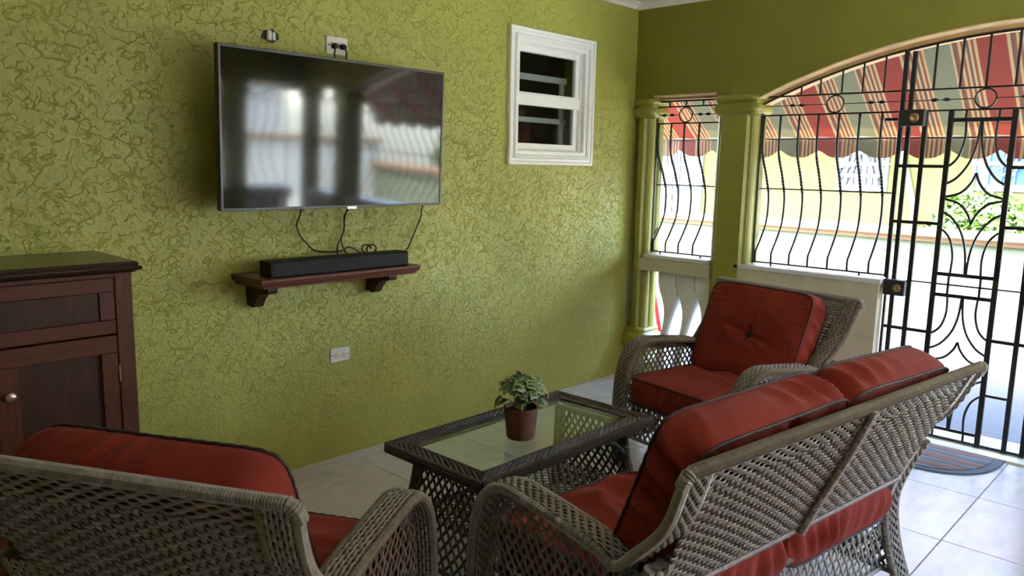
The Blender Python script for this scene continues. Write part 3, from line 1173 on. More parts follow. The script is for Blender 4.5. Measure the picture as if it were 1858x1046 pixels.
# neighbour's yellow house
HX = 12.5
hs = thing('neighbour_house', 'yellow rendered house with white windows beyond the yard wall', 'house', (HX, 4.0, -.12))
mb = MB()
mb.box(HX, HX + 6, -1.5, 13, -.13, 3.7)
mb.build('wall', 'yellow_render', hs, world=True)
mb = MB()
mb.add([(HX - .6, -2.3, 3.56), (HX - .6, 14, 3.56), (HX + 3, 14, 5.4), (HX + 3, -2.3, 5.4), (HX + 7, 14, 3.56), (HX + 7, -2.3, 3.56), (HX - .6, -2.3, 3.50), (HX - .6, 14, 3.50), (HX + 7, 14, 3.5), (HX + 7, -2.3, 3.5)],
       [(0, 1, 2, 3), (3, 2, 4, 5), (6, 7, 1, 0), (6, 9, 8, 7), (8, 9, 5, 4)])
mb.add([(HX - .6, -2.3, 3.56), (HX + 3, -2.3, 5.4), (HX + 7, -2.3, 3.56), (HX - .6, 14, 3.56), (HX + 3, 14, 5.4), (HX + 7, 14, 3.56)], [(0, 1, 2), (3, 4, 5)])
mb.build('roof', 'roof_tile', hs, world=True, recalc=True)

mb = MB()
mb.box(HX - 1.45, HX + .02, -2.0, 13.4, 2.56, 2.64, .01)
mb.build('porch_eave', 'house_white', hs, world=True)


def house_window(y0, y1, z0, z1, rows, pane, grid_n, scroll=False):
    mb = frame_rect(y0, y1, z0, z1, .055, -.05, .02)
    V = np.vstack(mb.v)
    mb.v = [np.stack([HX + V[:, 1], V[:, 0], V[:, 2]], 1)]
    wn = mb.build('window', 'house_white', hs, world=True, recalc=True)
    h = (z1 - z0 - .11) / rows
    for i in range(rows):
        a = z0 + .055 + h * i
        mb = MB()
        mb.box(HX - .015, HX - .005, y0 + .05, y1 - .05, a + .035, a + h - .02)
        mb.build('pane', pane, wn, world=True)
        mb = MB()
        mb.box(HX - .04, HX - .002, y0 + .05, y1 - .05, a - .02, a + .04, .004)
        mb.build('rail', 'house_white', wn, world=True)
    mb = MB()
    for i in range(1, grid_n):
        y = y0 + .05 + (y1 - y0 - .1) * i / grid_n
        mb.tube([(HX - .07, y, z0 + .05), (HX - .07, y, z1 - .05)], .010, 5)
    if scroll:
        for sgn in (-1, 1):
            for kx in range(4):
                yc = (y0 + y1) / 2
                mb.tube(spline([(HX - .08, yc + sgn * (.05 + .07 * kx), z1 - .06), (HX - .08, yc + sgn * (.09 + .07 * kx), (z0 + z1) / 2 + .05), (HX - .08, yc + sgn * (.28 + .05 * kx), z0 + .05 + .12 * kx)], 6), .010, 5)
    mb.build('bar_set', 'house_white', wn, world=True, kind='stuff')
    return wn


house_window(4.04, 4.80, 1.22, 2.02, 4, 'pane_dusk', 7, True)
house_window(1.55, 2.93, 1.28, 2.02, 2, 'pane_blue', 8, True)
house_window(7.62, 8.40, 0.55, 1.86, 2, 'pane_dusk', 5, True)
mb = MB()
mb.box(HX - .06, HX + .01, 7.16, 7.60, -.1, 1.90, .01)
dr = mb.build('door', 'house_white', hs, world=True)
for (z0, z1) in ((.1, .8), (.95, 1.75)):
    mb = MB()
    mb.box(HX - .075, HX - .05, 7.23, 7.53, z0, z1, .012)
    mb.build('door_panel', 'house_white', dr, world=True)
MB().tube([(HX - .06, 3.86, 3.48), (HX - .06, 3.86, 1.75), (HX - .06, 3.80, 1.60), (HX - .06, 3.62, .95), (HX - .06, 3.60, -.1)], .045, 8).build('downpipe', 'house_white', hs, world=True)


hs2 = thing('sky_block_house', 'long cream house added behind the viewer to cut the low sky', 'house', (0, -9.0, -.125))
mb = MB()
mb.box(-9.0, 8.6, -12.5, -8.6, -.13, 2.6)  # house added out of view to hold back low sky from the arch
mb.build('wall', 'cream_render', hs2, world=True)
mb = MB()
mb.add([(-9.6, -8.0, 2.6), (9.2, -8.0, 2.6), (9.2, -10.5, 3.5), (-9.6, -10.5, 3.5), (9.2, -13, 2.6), (-9.6, -13, 2.6)], [(0, 1, 2, 3), (3, 2, 4, 5), (0, 3, 5), (1, 4, 2), (0, 5, 4, 1)])
mb.build('roof', 'roof_tile', hs2, world=True, recalc=True)
for x in (-5.0, -1.0, 3.0, 6.8):
    mb = frame_rect(x - .6, x + .6, .9, 2.1, .07, -.05, .02)
    V = np.vstack(mb.v)
    mb.v = [np.stack([V[:, 0], -8.6 - V[:, 1], V[:, 2]], 1)]
    wn = mb.build('window', 'house_white', hs2, world=True, recalc=True)
    mb = MB()
    mb.box(x - .54, x + .54, -8.61, -8.585, .96, 2.04)
    mb.build('pane', 'pane_dusk', wn, world=True)

# bushes behind the yard wall
def leaf_cloud(c, rad, n, size, seed, squash=1.0):
    rng = np.random.default_rng(seed)
    d = rng.normal(size=(n, 3))
    d /= np.linalg.norm(d, axis=1)[:, None]
    d[:, 2] = np.abs(d[:, 2]) * 1.1 - .25
    rr = rng.uniform(.55, 1.0, n) ** .5 * (1 + .18 * np.sin(d[:, 0] * 5 + seed) * np.cos(d[:, 1] * 6))
    p = np.asarray(c) + d * rr[:, None] * np.asarray(rad)
    a = rng.normal(size=(n, 3)) * .6 + d
    a /= np.linalg.norm(a, axis=1)[:, None]
    b = np.cross(a, rng.normal(size=(n, 3)))
    b /= np.linalg.norm(b, axis=1)[:, None]
    t = np.cross(a, b)
    s = (size * rng.uniform(.7, 1.3, n))[:, None]
    V = np.stack([p - b * s, p + t * s * .42 + a * s * .12, p + b * s, p - t * s * .42 + a * s * .12], 1).reshape(-1, 3)
    mb = MB()
    mb.add(V, np.arange(n * 4).reshape(n, 4))
    return mb


def bush(name, label, c, rad, n, size, seed, m_='bush_leaf', group=None, zg=-.125):
    t = thing(name, label, 'bush', (c[0], c[1], zg), group=group)
    leaf_cloud(c, rad, n, size, seed).build('foliage', m_, t, world=True, kind='stuff')
    mb = MB()
    rng = random.Random(seed)
    mb.tube([(c[0], c[1], zg), (c[0] + .02, c[1] + .03, c[2])], .035, 6)
    mb.build('stem', 'bark', t, world=True)
    for i in range(4):
        a = rng.uniform(0, 6.28)
        MB().tube([(c[0], c[1], zg + .1), (c[0] + rad[0] * .3 * math.cos(a), c[1] + rad[1] * .3 * math.sin(a), c[2] * .6), (c[0] + rad[0] * .6 * math.cos(a), c[1] + rad[1] * .6 * math.sin(a), c[2] + rad[2] * .3)], .014, 5).build('branch', 'bark', t, world=True)
    return t


bush('hedge_bush', 'bright green leafy bush behind the wall, seen through the gate petals', (9.85, 2.2, .80), (.42, .55, .62), 2600, .055, 3)
bush('hedge_bush', 'bright green leafy bush behind the wall at the right edge', (9.95, 1.10, .78), (.45, .50, .60), 2600, .055, 5)
bush('garden_shrub', 'tall green shrub beyond the wall, mirrored in the television', (10.3, -2.1, 1.25), (.8, 1.0, 1.2), 3600, .09, 7, 'bush_leaf')
bush('garden_shrub', 'second tall green shrub beyond the wall, mirrored in the television', (10.3, -4.4, 1.1), (.8, 1.0, 1.1), 3000, .09, 9, 'bush_leaf')

# red handrail outside the balusters
rr = thing('handrail', 'slanting red metal handrail outside behind the white balusters', 'handrail', (5.40, 3.40, -.125))
MB().tube([(5.4, 3.57, .86), (5.4, 3.51, .60), (5.4, 3.37, -.02)], .017, 8).build('rail', 'red_rail', rr, world=True, smooth=True)
MB().tube([(5.4, 3.57, .86), (5.4, 3.57, -.125)], .014, 8).build('post', 'red_rail', rr, world=True, smooth=True)
MB().tube([(5.4, 3.37, -.02), (5.4, 3.37, -.125)], .014, 8).build('post', 'red_rail', rr, world=True, smooth=True)

# ------------------------------------------------------------------ television, shelf, soundbar, cords
tv = thing('television', 'large black flat screen television mounted on the green wall', 'television', (2.115, YB, 1.28))
TX0, TX1, TZ0, TZ1 = 1.489, 2.672, 1.292, 1.954
TY = 3.035
tilt = R(2.0)


def tvw(V):
    V = np.array(V, dtype=float)
    c, s = math.cos(tilt), math.sin(tilt)
    y, z = V[:, 1] - TY, V[:, 2] - TZ0
    V[:, 1], V[:, 2] = TY + y * c - z * s, TZ0 + z * c + y * s
    return V


def tvb(name, mbx, m_, parent=tv, **kw):
    mbx.v = [tvw(v) for v in mbx.v]
    return mbx.build(name, m_, parent, world=True, **kw)


mb = MB()
mb.box(TX0, TX1, TY + .004, TY + .032, TZ0, TZ1, .003)
body = tvb('back_shell', mb, 'tv_black')
mb = MB()
mb.box(TX0 + .25, TX1 - .25, TY + .032, TY + .052, TZ0 + .04, TZ0 + .42, .008)
tvb('electronics_bulge', mb, 'tv_black')
tvb('bezel', frame_rect(TX0 + .001, TX1 - .001, TZ0 + .001, TZ1 - .001, .0115, TY - .002, TY + .005, .0015), 'tv_bezel', recalc=True)
mb = MB()
mb.box(TX0 + .010, TX1 - .010, TY + .001, TY + .004, TZ0 + .010, TZ1 - .010)
tvb('screen', mb, 'tv_screen')
mb = MB()
mb.box(2.098, 2.150, TY - .004, TY + .006, TZ0 - .006, TZ0 + .008, .001)
tvb('logo_tab', mb, 'silver')
mb = MB()
mb.box(1.93, 2.31, YB - .012, YB - .0005, 1.50, 1.80, .002)
br = mb.build('wall_bracket', 'tv_black', tv, world=True)
for x in (2.0, 2.24):
    mb = MB()
    mb.box(x - .015, x + .015, YB - .185, YB - .010, 1.50, 1.74, .002)
    mb.build('bracket_arm', 'tv_black', br, world=True)

# small clamp fixed in a hole above the television
cl = thing('cable_clamp', 'small torn hole with a white cable clamp above the television', 'clamp', (1.865, YB, 2.03))
mb = MB()
rng = random.Random(4)
poly = [(1.865 + .052 * math.cos(t) * rng.uniform(.7, 1.1), 2.052 + .030 * math.sin(t) * rng.uniform(.6, 1.2)) for t in np.arange(14) * 2 * PI / 14]
mb.prism(poly, YB - .002, YB + .001, axis='y')
mb.build('hole', 'hollow_dark', cl, world=True, recalc=True)
mb = MB()
mb.lathe([(.001, 0), (.011, 0), (.012, .006), (.012, .036), (.010, .042), (.001, .042)], 14, (1.852, YB - .014, 2.028))
mb.build('clamp', 'plastic_ivory', cl, world=True, smooth=True)
mb = MB()
mb.box(1.868, 1.884, YB - .016, YB - .002, 2.030, 2.066, .002)
mb.build('bracket', 'silver', cl, world=True)


def outlet(name, label, xc, zc, plugs, hw=.058, hh=.036):
    t = thing(name, label, 'outlet', (xc, YB, zc - hh))
    mb = MB()
    mb.box(xc - hw, xc + hw, YB - .008, YB, zc - hh, zc + hh, .003)
    mb.build('cover_plate', 'plastic_ivory', t, world=True)
    mb = MB()
    mb.box(xc - .034, xc + .034, YB - .0105, YB - .006, zc - .0165, zc + .0165, .002)
    fc = mb.build('socket_face', 'cream_face', t, world=True)
    for sx in (-.019, .019):
        for (dx, dz, w_, h_) in ((-.006, .006, .0045, .0012), (-.006, -.006, .0055, .0012), (.007, 0, .0022, .0024)):
            mb = MB()
            mb.box(xc + sx + dx - w_, xc + sx + dx + w_, YB - .0112, YB - .0095, zc + dz - h_, zc + dz + h_)
            mb.build('slot', 'slot_dark', fc, world=True)
    for sx in (-.047, .047):
        mb = MB()
        P = np.array([[(xc + sx + r * math.cos(a), YB - .008 - h, zc + r * math.sin(a)) for r, h in ((.004, 0), (.0035, .0015), (.0002, .002))] for a in np.arange(8) * PI / 4])
        mb.grid(P, closed_u=True)
        mb.build('screw', 'slot_dark' if sx < 0 else 'silver', t, world=True)
    return t


outlet('wall_outlet', 'ivory wall outlet low on the green wall above the coffee table', 2.205, .537, False)
outlet('wall_outlet', 'ivory wall outlet above the television with two black plugs', 2.212, 2.048, True, .060, .042)
for i, (sx, lab) in enumerate(((-.022, 'left black plug with a cord in the outlet above the television'), (.024, 'right black plug with a cord in the outlet above the television'))):
    x = 2.212 + sx
    p = thing('power_plug', lab, 'plug', (x, YB - .011, 2.044), group='plugs above the television')
    mb = MB()
    P = np.array([[(x + r * math.cos(a), YB - .0105 - h, 2.044 + r * .85 * math.sin(a)) for r, h in ((.0005, .0), (.015, .0), (.016, .006), (.014, .022), (.008, .027), (.0005, .028))] for a in np.arange(12) * PI / 6])
    mb.grid(P, closed_u=True)
    mb.build('plug_body', 'cord_black', p, world=True, smooth=True, recalc=True)
    pts = [(x, YB - .03, 2.044), (x - .012 * (1 if i == 0 else -.3), YB - .040, 2.025), (x - .014 * (1 if i == 0 else -.4), YB - .038, 1.99), (x - .004, YB - .040, 1.94), (x, YB - .045, 1.85)]
    MB().tube(spline(pts, 6), .0042, 6).build('cord', 'cord_black', p, world=True, smooth=True)

# wall shelf
sh = thing('wall_shelf', 'reddish brown wooden wall shelf with moulded edge under the television', 'shelf', (2.075, YB, .88))
mb = MB()
x0, x1, y0, y1 = 1.640, 2.510, 3.000, YB
lv = [(.955, .020), (.965, .018), (.970, .008), (.980, .004), (.986, .0), (.994, .0), (.998, .004)]
rows = [[(x0 + e, y1, z), (x0 + e, y0 + e, z), (x1 - e, y0 + e, z), (x1 - e, y1, z)] for z, e in lv]
mb.grid(np.array(rows).transpose(1, 0, 2), closed_u=True)
mb.add(rows[0], [(0, 1, 2, 3)])
mb.add(rows[-1], [(3, 2, 1, 0)])
mb.build('board', 'wood_shelf', sh, world=True, recalc=True)
for xc in (1.735, 2.395):
    poly = [(YB, .955), (YB - .19, .955), (YB - .195, .935), (YB - .185, .920), (YB - .150, .918), (YB - .115, .905), (YB - .085, .880), (YB - .065, .850), (YB - .045, .842), (YB - .03, .850), (YB, .850)]
    mb = MB()
    mb.prism(poly, xc - .024, xc + .024, axis='x')
    mb.build('bracket', 'wood_panel', sh, world=True, recalc=True)

sb = thing('soundbar', 'long black soundbar lying on the wall shelf', 'soundbar', (2.08, 3.08, .998))
mb = MB()
mb.box(1.700, 2.458, 3.030, 3.125, .998, 1.068, .004)
mb.build('cabinet', 'soundbar_black', sb, world=True)
mb = MB()
mb.box(1.712, 2.452, 3.0275, 3.031, 1.002, 1.062, .0015)
mb.build('front_grille', 'soundbar_black', sb, world=True)
mb = MB()
mb.box(2.115, 2.125, 3.0265, 3.029, 1.054, 1.058)
mb.build('status_light', 'slot_dark', sb, world=True)

cords = [
    ('thin black cord looping from the television down to the left of the soundbar', [(1.965, 3.20, 1.30), (1.972, 3.235, 1.25), (1.965, 3.25, 1.20), (1.985, 3.25, 1.15), (2.02, 3.25, 1.11), (2.055, 3.24, 1.078), (2.10, 3.20, 1.072), (2.16, 3.18, 1.075), (2.22, 3.19, 1.09), (2.28, 3.17, 1.05), (2.33, 3.16, 1.006)]),
    ('black cord hanging from the middle of the television to the shelf', [(2.235, 3.20, 1.30), (2.228, 3.235, 1.25), (2.226, 3.25, 1.17), (2.205, 3.245, 1.13), (2.175, 3.23, 1.09), (2.155, 3.20, 1.05), (2.13, 3.17, 1.006)]),
    ('second black cord twisting with the middle cord behind the soundbar', [(2.245, 3.20, 1.30), (2.222, 3.235, 1.24), (2.230, 3.25, 1.17), (2.212, 3.25, 1.12), (2.216, 3.23, 1.07), (2.24, 3.18, 1.006)]),
    ('thin black cord hanging at the right end of the soundbar', [(2.700, 3.20, 1.30), (2.718, 3.24, 1.24), (2.715, 3.25, 1.20), (2.68, 3.25, 1.15), (2.645, 3.24, 1.11), (2.575, 3.20, 1.085), (2.46, 3.13, 1.04), (2.46, 3.16, 1.008)]),
]
cords[3] = (cords[3][0], [(2.700, 3.20, 1.30), (2.715, 3.24, 1.25), (2.722, 3.25, 1.22), (2.69, 3.25, 1.16), (2.655, 3.24, 1.11), (2.57, 3.18, 1.06), (2.50, 3.15, 1.04), (2.459, 3.10, 1.035)])
for lab, pts in cords:
    o = MB().tube(spline(pts, 8), .0038, 6).build('hanging_cord', 'cord_black', smooth=True)
    tag(o, lab, 'cord', 'cords under the television')
ad = MB()
a = np.linspace(0, 3.2 * PI, 40)
ad.tube([(2.30 + .03 * math.cos(t) + .004 * t, 3.17 + .01 * math.sin(t * .7), 1.075 + .022 * math.sin(t)) for t in a], .004, 6)
tag(ad.build('cord_bundle', 'cord_black', smooth=True), 'coiled black cord bundle peeking over the soundbar', 'cord')

# ------------------------------------------------------------------ cabinet at the left
cb = thing('wooden_cabinet', 'dark mahogany cabinet with one drawer front and panelled door', 'cabinet', (0.62, 3.06, 0))
CX0, CX1, CY0 = 0.19, 1.065, 2.865


def cbox(name, x0, x1, y0, y1, z0, z1, m_, bev=.003, parent=cb):
    return MB().box(x0, x1, y0, y1, z0, z1, bev).build(name, m_, parent, world=True)


cbox('side_panel', CX1 - .022, CX1, CY0 + .004, YB - .01, 0.0, 1.105, 'wood_up')
cbox('side_panel', CX0, CX0 + .022, CY0 + .004, YB - .01, 0.0, 1.105, 'wood_up')
cbox('back_board', CX0 + .022, CX1 - .022, YB - .025, YB - .012, .02, 1.10, 'wood_panel')
cbox('bottom_board', CX0 + .022, CX1 - .022, CY0 + .03, YB - .025, .06, .08, 'wood_panel')
mb = MB()
x0, x1, y0, y1 = CX0 - .03, CX1 + .03, CY0 - .03, YB - .006
lv = [(1.100, .024), (1.106, .016), (1.110, .004), (1.118, .0), (1.122, .002), (1.124, .012), (1.132, .010), (1.138, .014), (1.140, .018)]
rows = [[(x0 + e, y1, z), (x0 + e, y0 + e, z), (x1 - e, y0 + e, z), (x1 - e, y1, z)] for z, e in lv]
mb.grid(np.array(rows).transpose(1, 0, 2), closed_u=True)
mb.add(rows[0], [(0, 1, 2, 3)])
mb.add(rows[-1], [(3, 2, 1, 0)])
mb.build('top', 'wood_top', cb, world=True, recalc=True)
cbox('stile', CX1 - .058, CX1, CY0, CY0 + .022, 0, 1.102, 'wood_up')
cbox('stile', CX0, CX0 + .058, CY0, CY0 + .022, 0, 1.102, 'wood_up')
cbox('top_rail', CX0 + .058, CX1 - .058, CY0 + .001, CY0 + .022, 1.086, 1.102, 'wood_along', .001)
# drawer front: flat frame round a sunk panel
XD0, XD1 = CX0 + .060, CX1 - .060
dw = cbox('drawer', XD0, XD1, CY0 + .014, CY0 + .03, .884, 1.084, 'wood_along')
for (a, b, c, d, nm) in ((XD0, XD1, 1.034, 1.084, 'rail'), (XD0, XD1, .884, .934, 'rail'), (XD0, XD0 + .05, .934, 1.034, 'stile'), (XD1 - .05, XD1, .934, 1.034, 'stile')):
    cbox(nm, a, b, CY0 + .003, CY0 + .016, c + .0005, d - .0005, 'wood_along', .0015, dw)
cbox('panel', XD0 + .052, XD1 - .052, CY0 + .009, CY0 + .016, .936, 1.032, 'wood_panel', .001, dw)
# two doors
xm = (XD0 + XD1) / 2
for (a, b, side) in ((xm + .001, XD1, 1), (XD0, xm - .001, -1)):
    dd = cbox('door', a, b, CY0 + .016, CY0 + .03, .075, .878, 'wood_panel')
    for (p, q, c, d, nm, mm) in ((a, b, .815, .878, 'rail', 'wood_along'), (a, b, .075, .160, 'rail', 'wood_along'), (a, a + .065, .160, .815, 'stile', 'wood_up'), (b - .055, b, .160, .815, 'stile', 'wood_up')):
        cbox(nm, p + .0004, q - .0004, CY0 + .003, CY0 + .018, c + .0004, d - .0004, mm, .0015, dd)
    kx = a + .034 if side == 1 else b - .034
    mb = MB()
    prof = [(.008, 0), (.007, .008), (.010, .012), (.0165, .018), (.0175, .024), (.0145, .030), (.006, .033), (.0005, .0335)]
    P = np.array([[(kx + r * math.cos(t), CY0 + .003 - h, .724 + r * math.sin(t)) for r, h in prof] for t in np.arange(16) * PI / 8])
    mb.grid(P, closed_u=True)
    mb.build('knob', 'knob_metal' if 'knob_metal' in M else 'lock_brass', dd, world=True, smooth=True, recalc=True)
    hx = b + .001 if side == 1 else a - .001
    for z in (.74, .20):
        MB().tube([(hx, CY0 + .001, z - .03), (hx, CY0 + .001, z + .03)], .0045, 8).build('hinge', 'lock_brass', dd, world=True)
cbox('plinth', CX0 + .058, CX1 - .058, CY0 + .006, CY0 + .022, 0, .072, 'wood_along')

# ------------------------------------------------------------------ wicker
def path_frame(Q):
    """Q: (n,2) (y,z) curve -> tangent and left normal"""
    T = np.gradient(Q, axis=0)
    T /= np.linalg.norm(T, axis=1)[:, None]
    N = np.stack([-T[:, 1], T[:, 0]], 1)
    return T, N


def in_poly(pts, poly):
    x, y = pts[..., 0], pts[..., 1]
    ins = np.zeros(x.shape, bool)
    n = len(poly)
    j = n - 1
    for i in range(n):
        xi, yi = poly[i]
        xj, yj = poly[j]
        c = ((yi > y) != (yj > y)) & (x < (xj - xi) * (y - yi) / (yj - yi + 1e-15) + xi)
        ins ^= c
        j = i
    return ins


def lattice(mbx, poly, surf, pitch=.028, ang=57, hw=.0062, ht=.0016, step=.010):
    """diagonal open weave clipped to a polygon in (u, v); surf(u, v) -> xyz and normal"""
    poly = np.asarray(poly)
    lo_, hi_ = poly.min(0), poly.max(0)
    c = (lo_ + hi_) / 2
    half = np.linalg.norm(hi_ - lo_) / 2 + pitch
    for fam, sg in ((0, 1), (1, -1)):
        a = R(ang) * sg
        d = np.array([math.cos(a), math.sin(a)])
        e = np.array([-d[1], d[0]])
        for off in np.arange(-half, half, pitch):
            t = np.arange(-half, half, step)
            p = c + e * off + d * t[:, None]
            ins = in_poly(p, poly)
            if not ins.any():
                continue
            idx = np.flatnonzero(ins)
            runs = np.split(idx, np.flatnonzero(np.diff(idx) > 1) + 1)
            for rn in runs:
                if len(rn) < 2:
                    continue
                q = p[rn[0]:rn[-1] + 1]
                P_, N_ = surf(q[:, 0], q[:, 1])
                q2 = q + e * 1e-3
                P2, _ = surf(q2[:, 0], q2[:, 1])
                S_ = P2 - P_
                S_ /= np.linalg.norm(S_, axis=1)[:, None]
                und = (ht * 1.0 * np.sin(t[rn[0]:rn[-1] + 1] / pitch * PI * math.sin(2 * R(ang)) + fam * PI / 2 + off / pitch * PI))[:, None]
                mbx.ribbon((P_ + N_ * (und + ht * .6 * sg))[None], S_[None], N_[None], hw, ht)


def weave(mbx, u0, u1, v0, v1, surf, pu, pv, hu, hv, amp=.0028, ht=.0015):
    """plain over-under weave; weft runs along u, warp along v"""
    nu = max(2, int(round((u1 - u0) / pu)))
    nv = max(2, int(round((v1 - v0) / pv)))
    pu, pv = (u1 - u0) / nu, (v1 - v0) / nv
    k_ = 4
    uu = u0 + np.arange(nu * k_ + 1) * pu / k_
    vv = v0 + (np.arange(nv) + .5) * pv
    U, V = np.meshgrid(uu, vv)
    P_, N_ = surf(U, V)
    P2, _ = surf(U, V + 1e-3)
    S_ = P2 - P_
    S_ /= np.linalg.norm(S_, axis=-1)[..., None]
    sgn = np.where(np.arange(nv) % 2 == 0, 1, -1)[:, None]
    wv = np.sin((U - u0) / pu * PI) * sgn
    off = amp * np.sign(wv) * np.abs(wv) ** .7
    mbx.ribbon(P_ + N_ * off[..., None], S_, N_, hv, ht)
    uu = u0 + (np.arange(nu) + .5) * pu
    vv = v0 + np.arange(nv * 2 + 1) * pv / 2
    V, U = np.meshgrid(vv, uu)
    P_, N_ = surf(U, V)
    P2, _ = surf(U + 1e-3, V)
    S_ = P2 - P_
    S_ /= np.linalg.norm(S_, axis=-1)[..., None]
    sgn = np.where(np.arange(nu) % 2 == 0, 1, -1)[:, None]
    wv = -np.sin((V - v0) / pv * PI) * sgn
    mbx.ribbon(P_ + N_ * (amp * .55 * wv)[..., None], S_, N_, hu, ht)


ZT, ZH, ZD, YFR, REC = .895, .632, .582, .43, .23
ARM = spline([(-.36, ZT), (-.36 + REC * .3, ZT - .15), (-.36 + REC * .75, ZD + .05), (-.36 + REC, ZD), (-.05, (ZD + ZH) / 2 - .005), (YFR - .25, ZH - .005), (YFR - .155, ZH), (YFR - .08, ZH - .03), (YFR - .025, ZH - .11), (YFR - .004, ZH - .24), (YFR, .25), (YFR - .015, 0)], 12)
BACK = spline([(-.36, ZT), (-.305, .76), (-.245, .63), (-.185, .49)], 10)
RLEG = spline([(-.235, .62), (-.180, .49), (-.155, .38), (-.172, .25), (-.215, .12), (-.265, 0.0)], 10)
BW = .0375


def flare_at(z, fl):
    return fl * np.clip((np.asarray(z) - ZD - .03) / (ZT - ZD - .03), 0, 1)


def band(parent, name, Q, side, xc0, fl, step, thick=.011, nstr=5, both=True, wick='wicker', core='wicker_core'):
    """a wide woven strap swept along Q (y, z): dark core, long strands on its faces, wound edges"""
    Q = resample(Q, step)
    T, N = path_frame(Q)
    xc = side * (xc0 + flare_at(Q[:, 1], fl))
    n = len(Q)
    mb = MB()
    rows = []
    for sx, sn in ((-1, -1), (1, -1), (1, 1), (-1, 1)):
        rows.append(np.stack([xc + sx * (BW - .004), Q[:, 0] + N[:, 0] * sn * thick, Q[:, 1] + N[:, 1] * sn * thick], 1))
    mb.grid(np.stack(rows, 0), closed_u=True)
    for kx in (0, n - 1):
        mb.add([rows[i][kx] for i in range(4)], [(0, 1, 2, 3)])
    core_o = mb.build(name, core, parent, recalc=True)
    mb = MB()
    s = np.arange(n) * step
    per = .030
    for face in ((1, -1) if both else (1,)):
        Ps, Ss, Ns = [], [], []
        for i in range(nstr):
            xo = (i - (nstr - 1) / 2) * (2 * BW - .018) / nstr
            wv = np.sin(s / per * 2 * PI + PI * (i % 2) * 1.0 + i * .4)
            off = thick + .0012 + .0030 * wv
            Ps.append(np.stack([xc + xo, Q[:, 0] + face * N[:, 0] * off, Q[:, 1] + face * N[:, 1] * off], 1))
            Ss.append(np.tile([1.0, 0, 0], (n, 1)))
            Ns.append(np.stack([np.zeros(n), N[:, 0] * face, N[:, 1] * face], 1))
        mb.ribbon(np.array(Ps), np.array(Ss), np.array(Ns), (2 * BW - .018) / nstr * .49, .0024)
    mb.build('strap_weave', wick, core_o, smooth=True, kind='stuff')
    for sx in (-1, 1):
        MB().wrap(np.stack([xc + sx * (BW - .002), Q[:, 0], Q[:, 1]], 1), .0150, .0062, 8).build('edge_binding', wick, core_o)
    return core_o


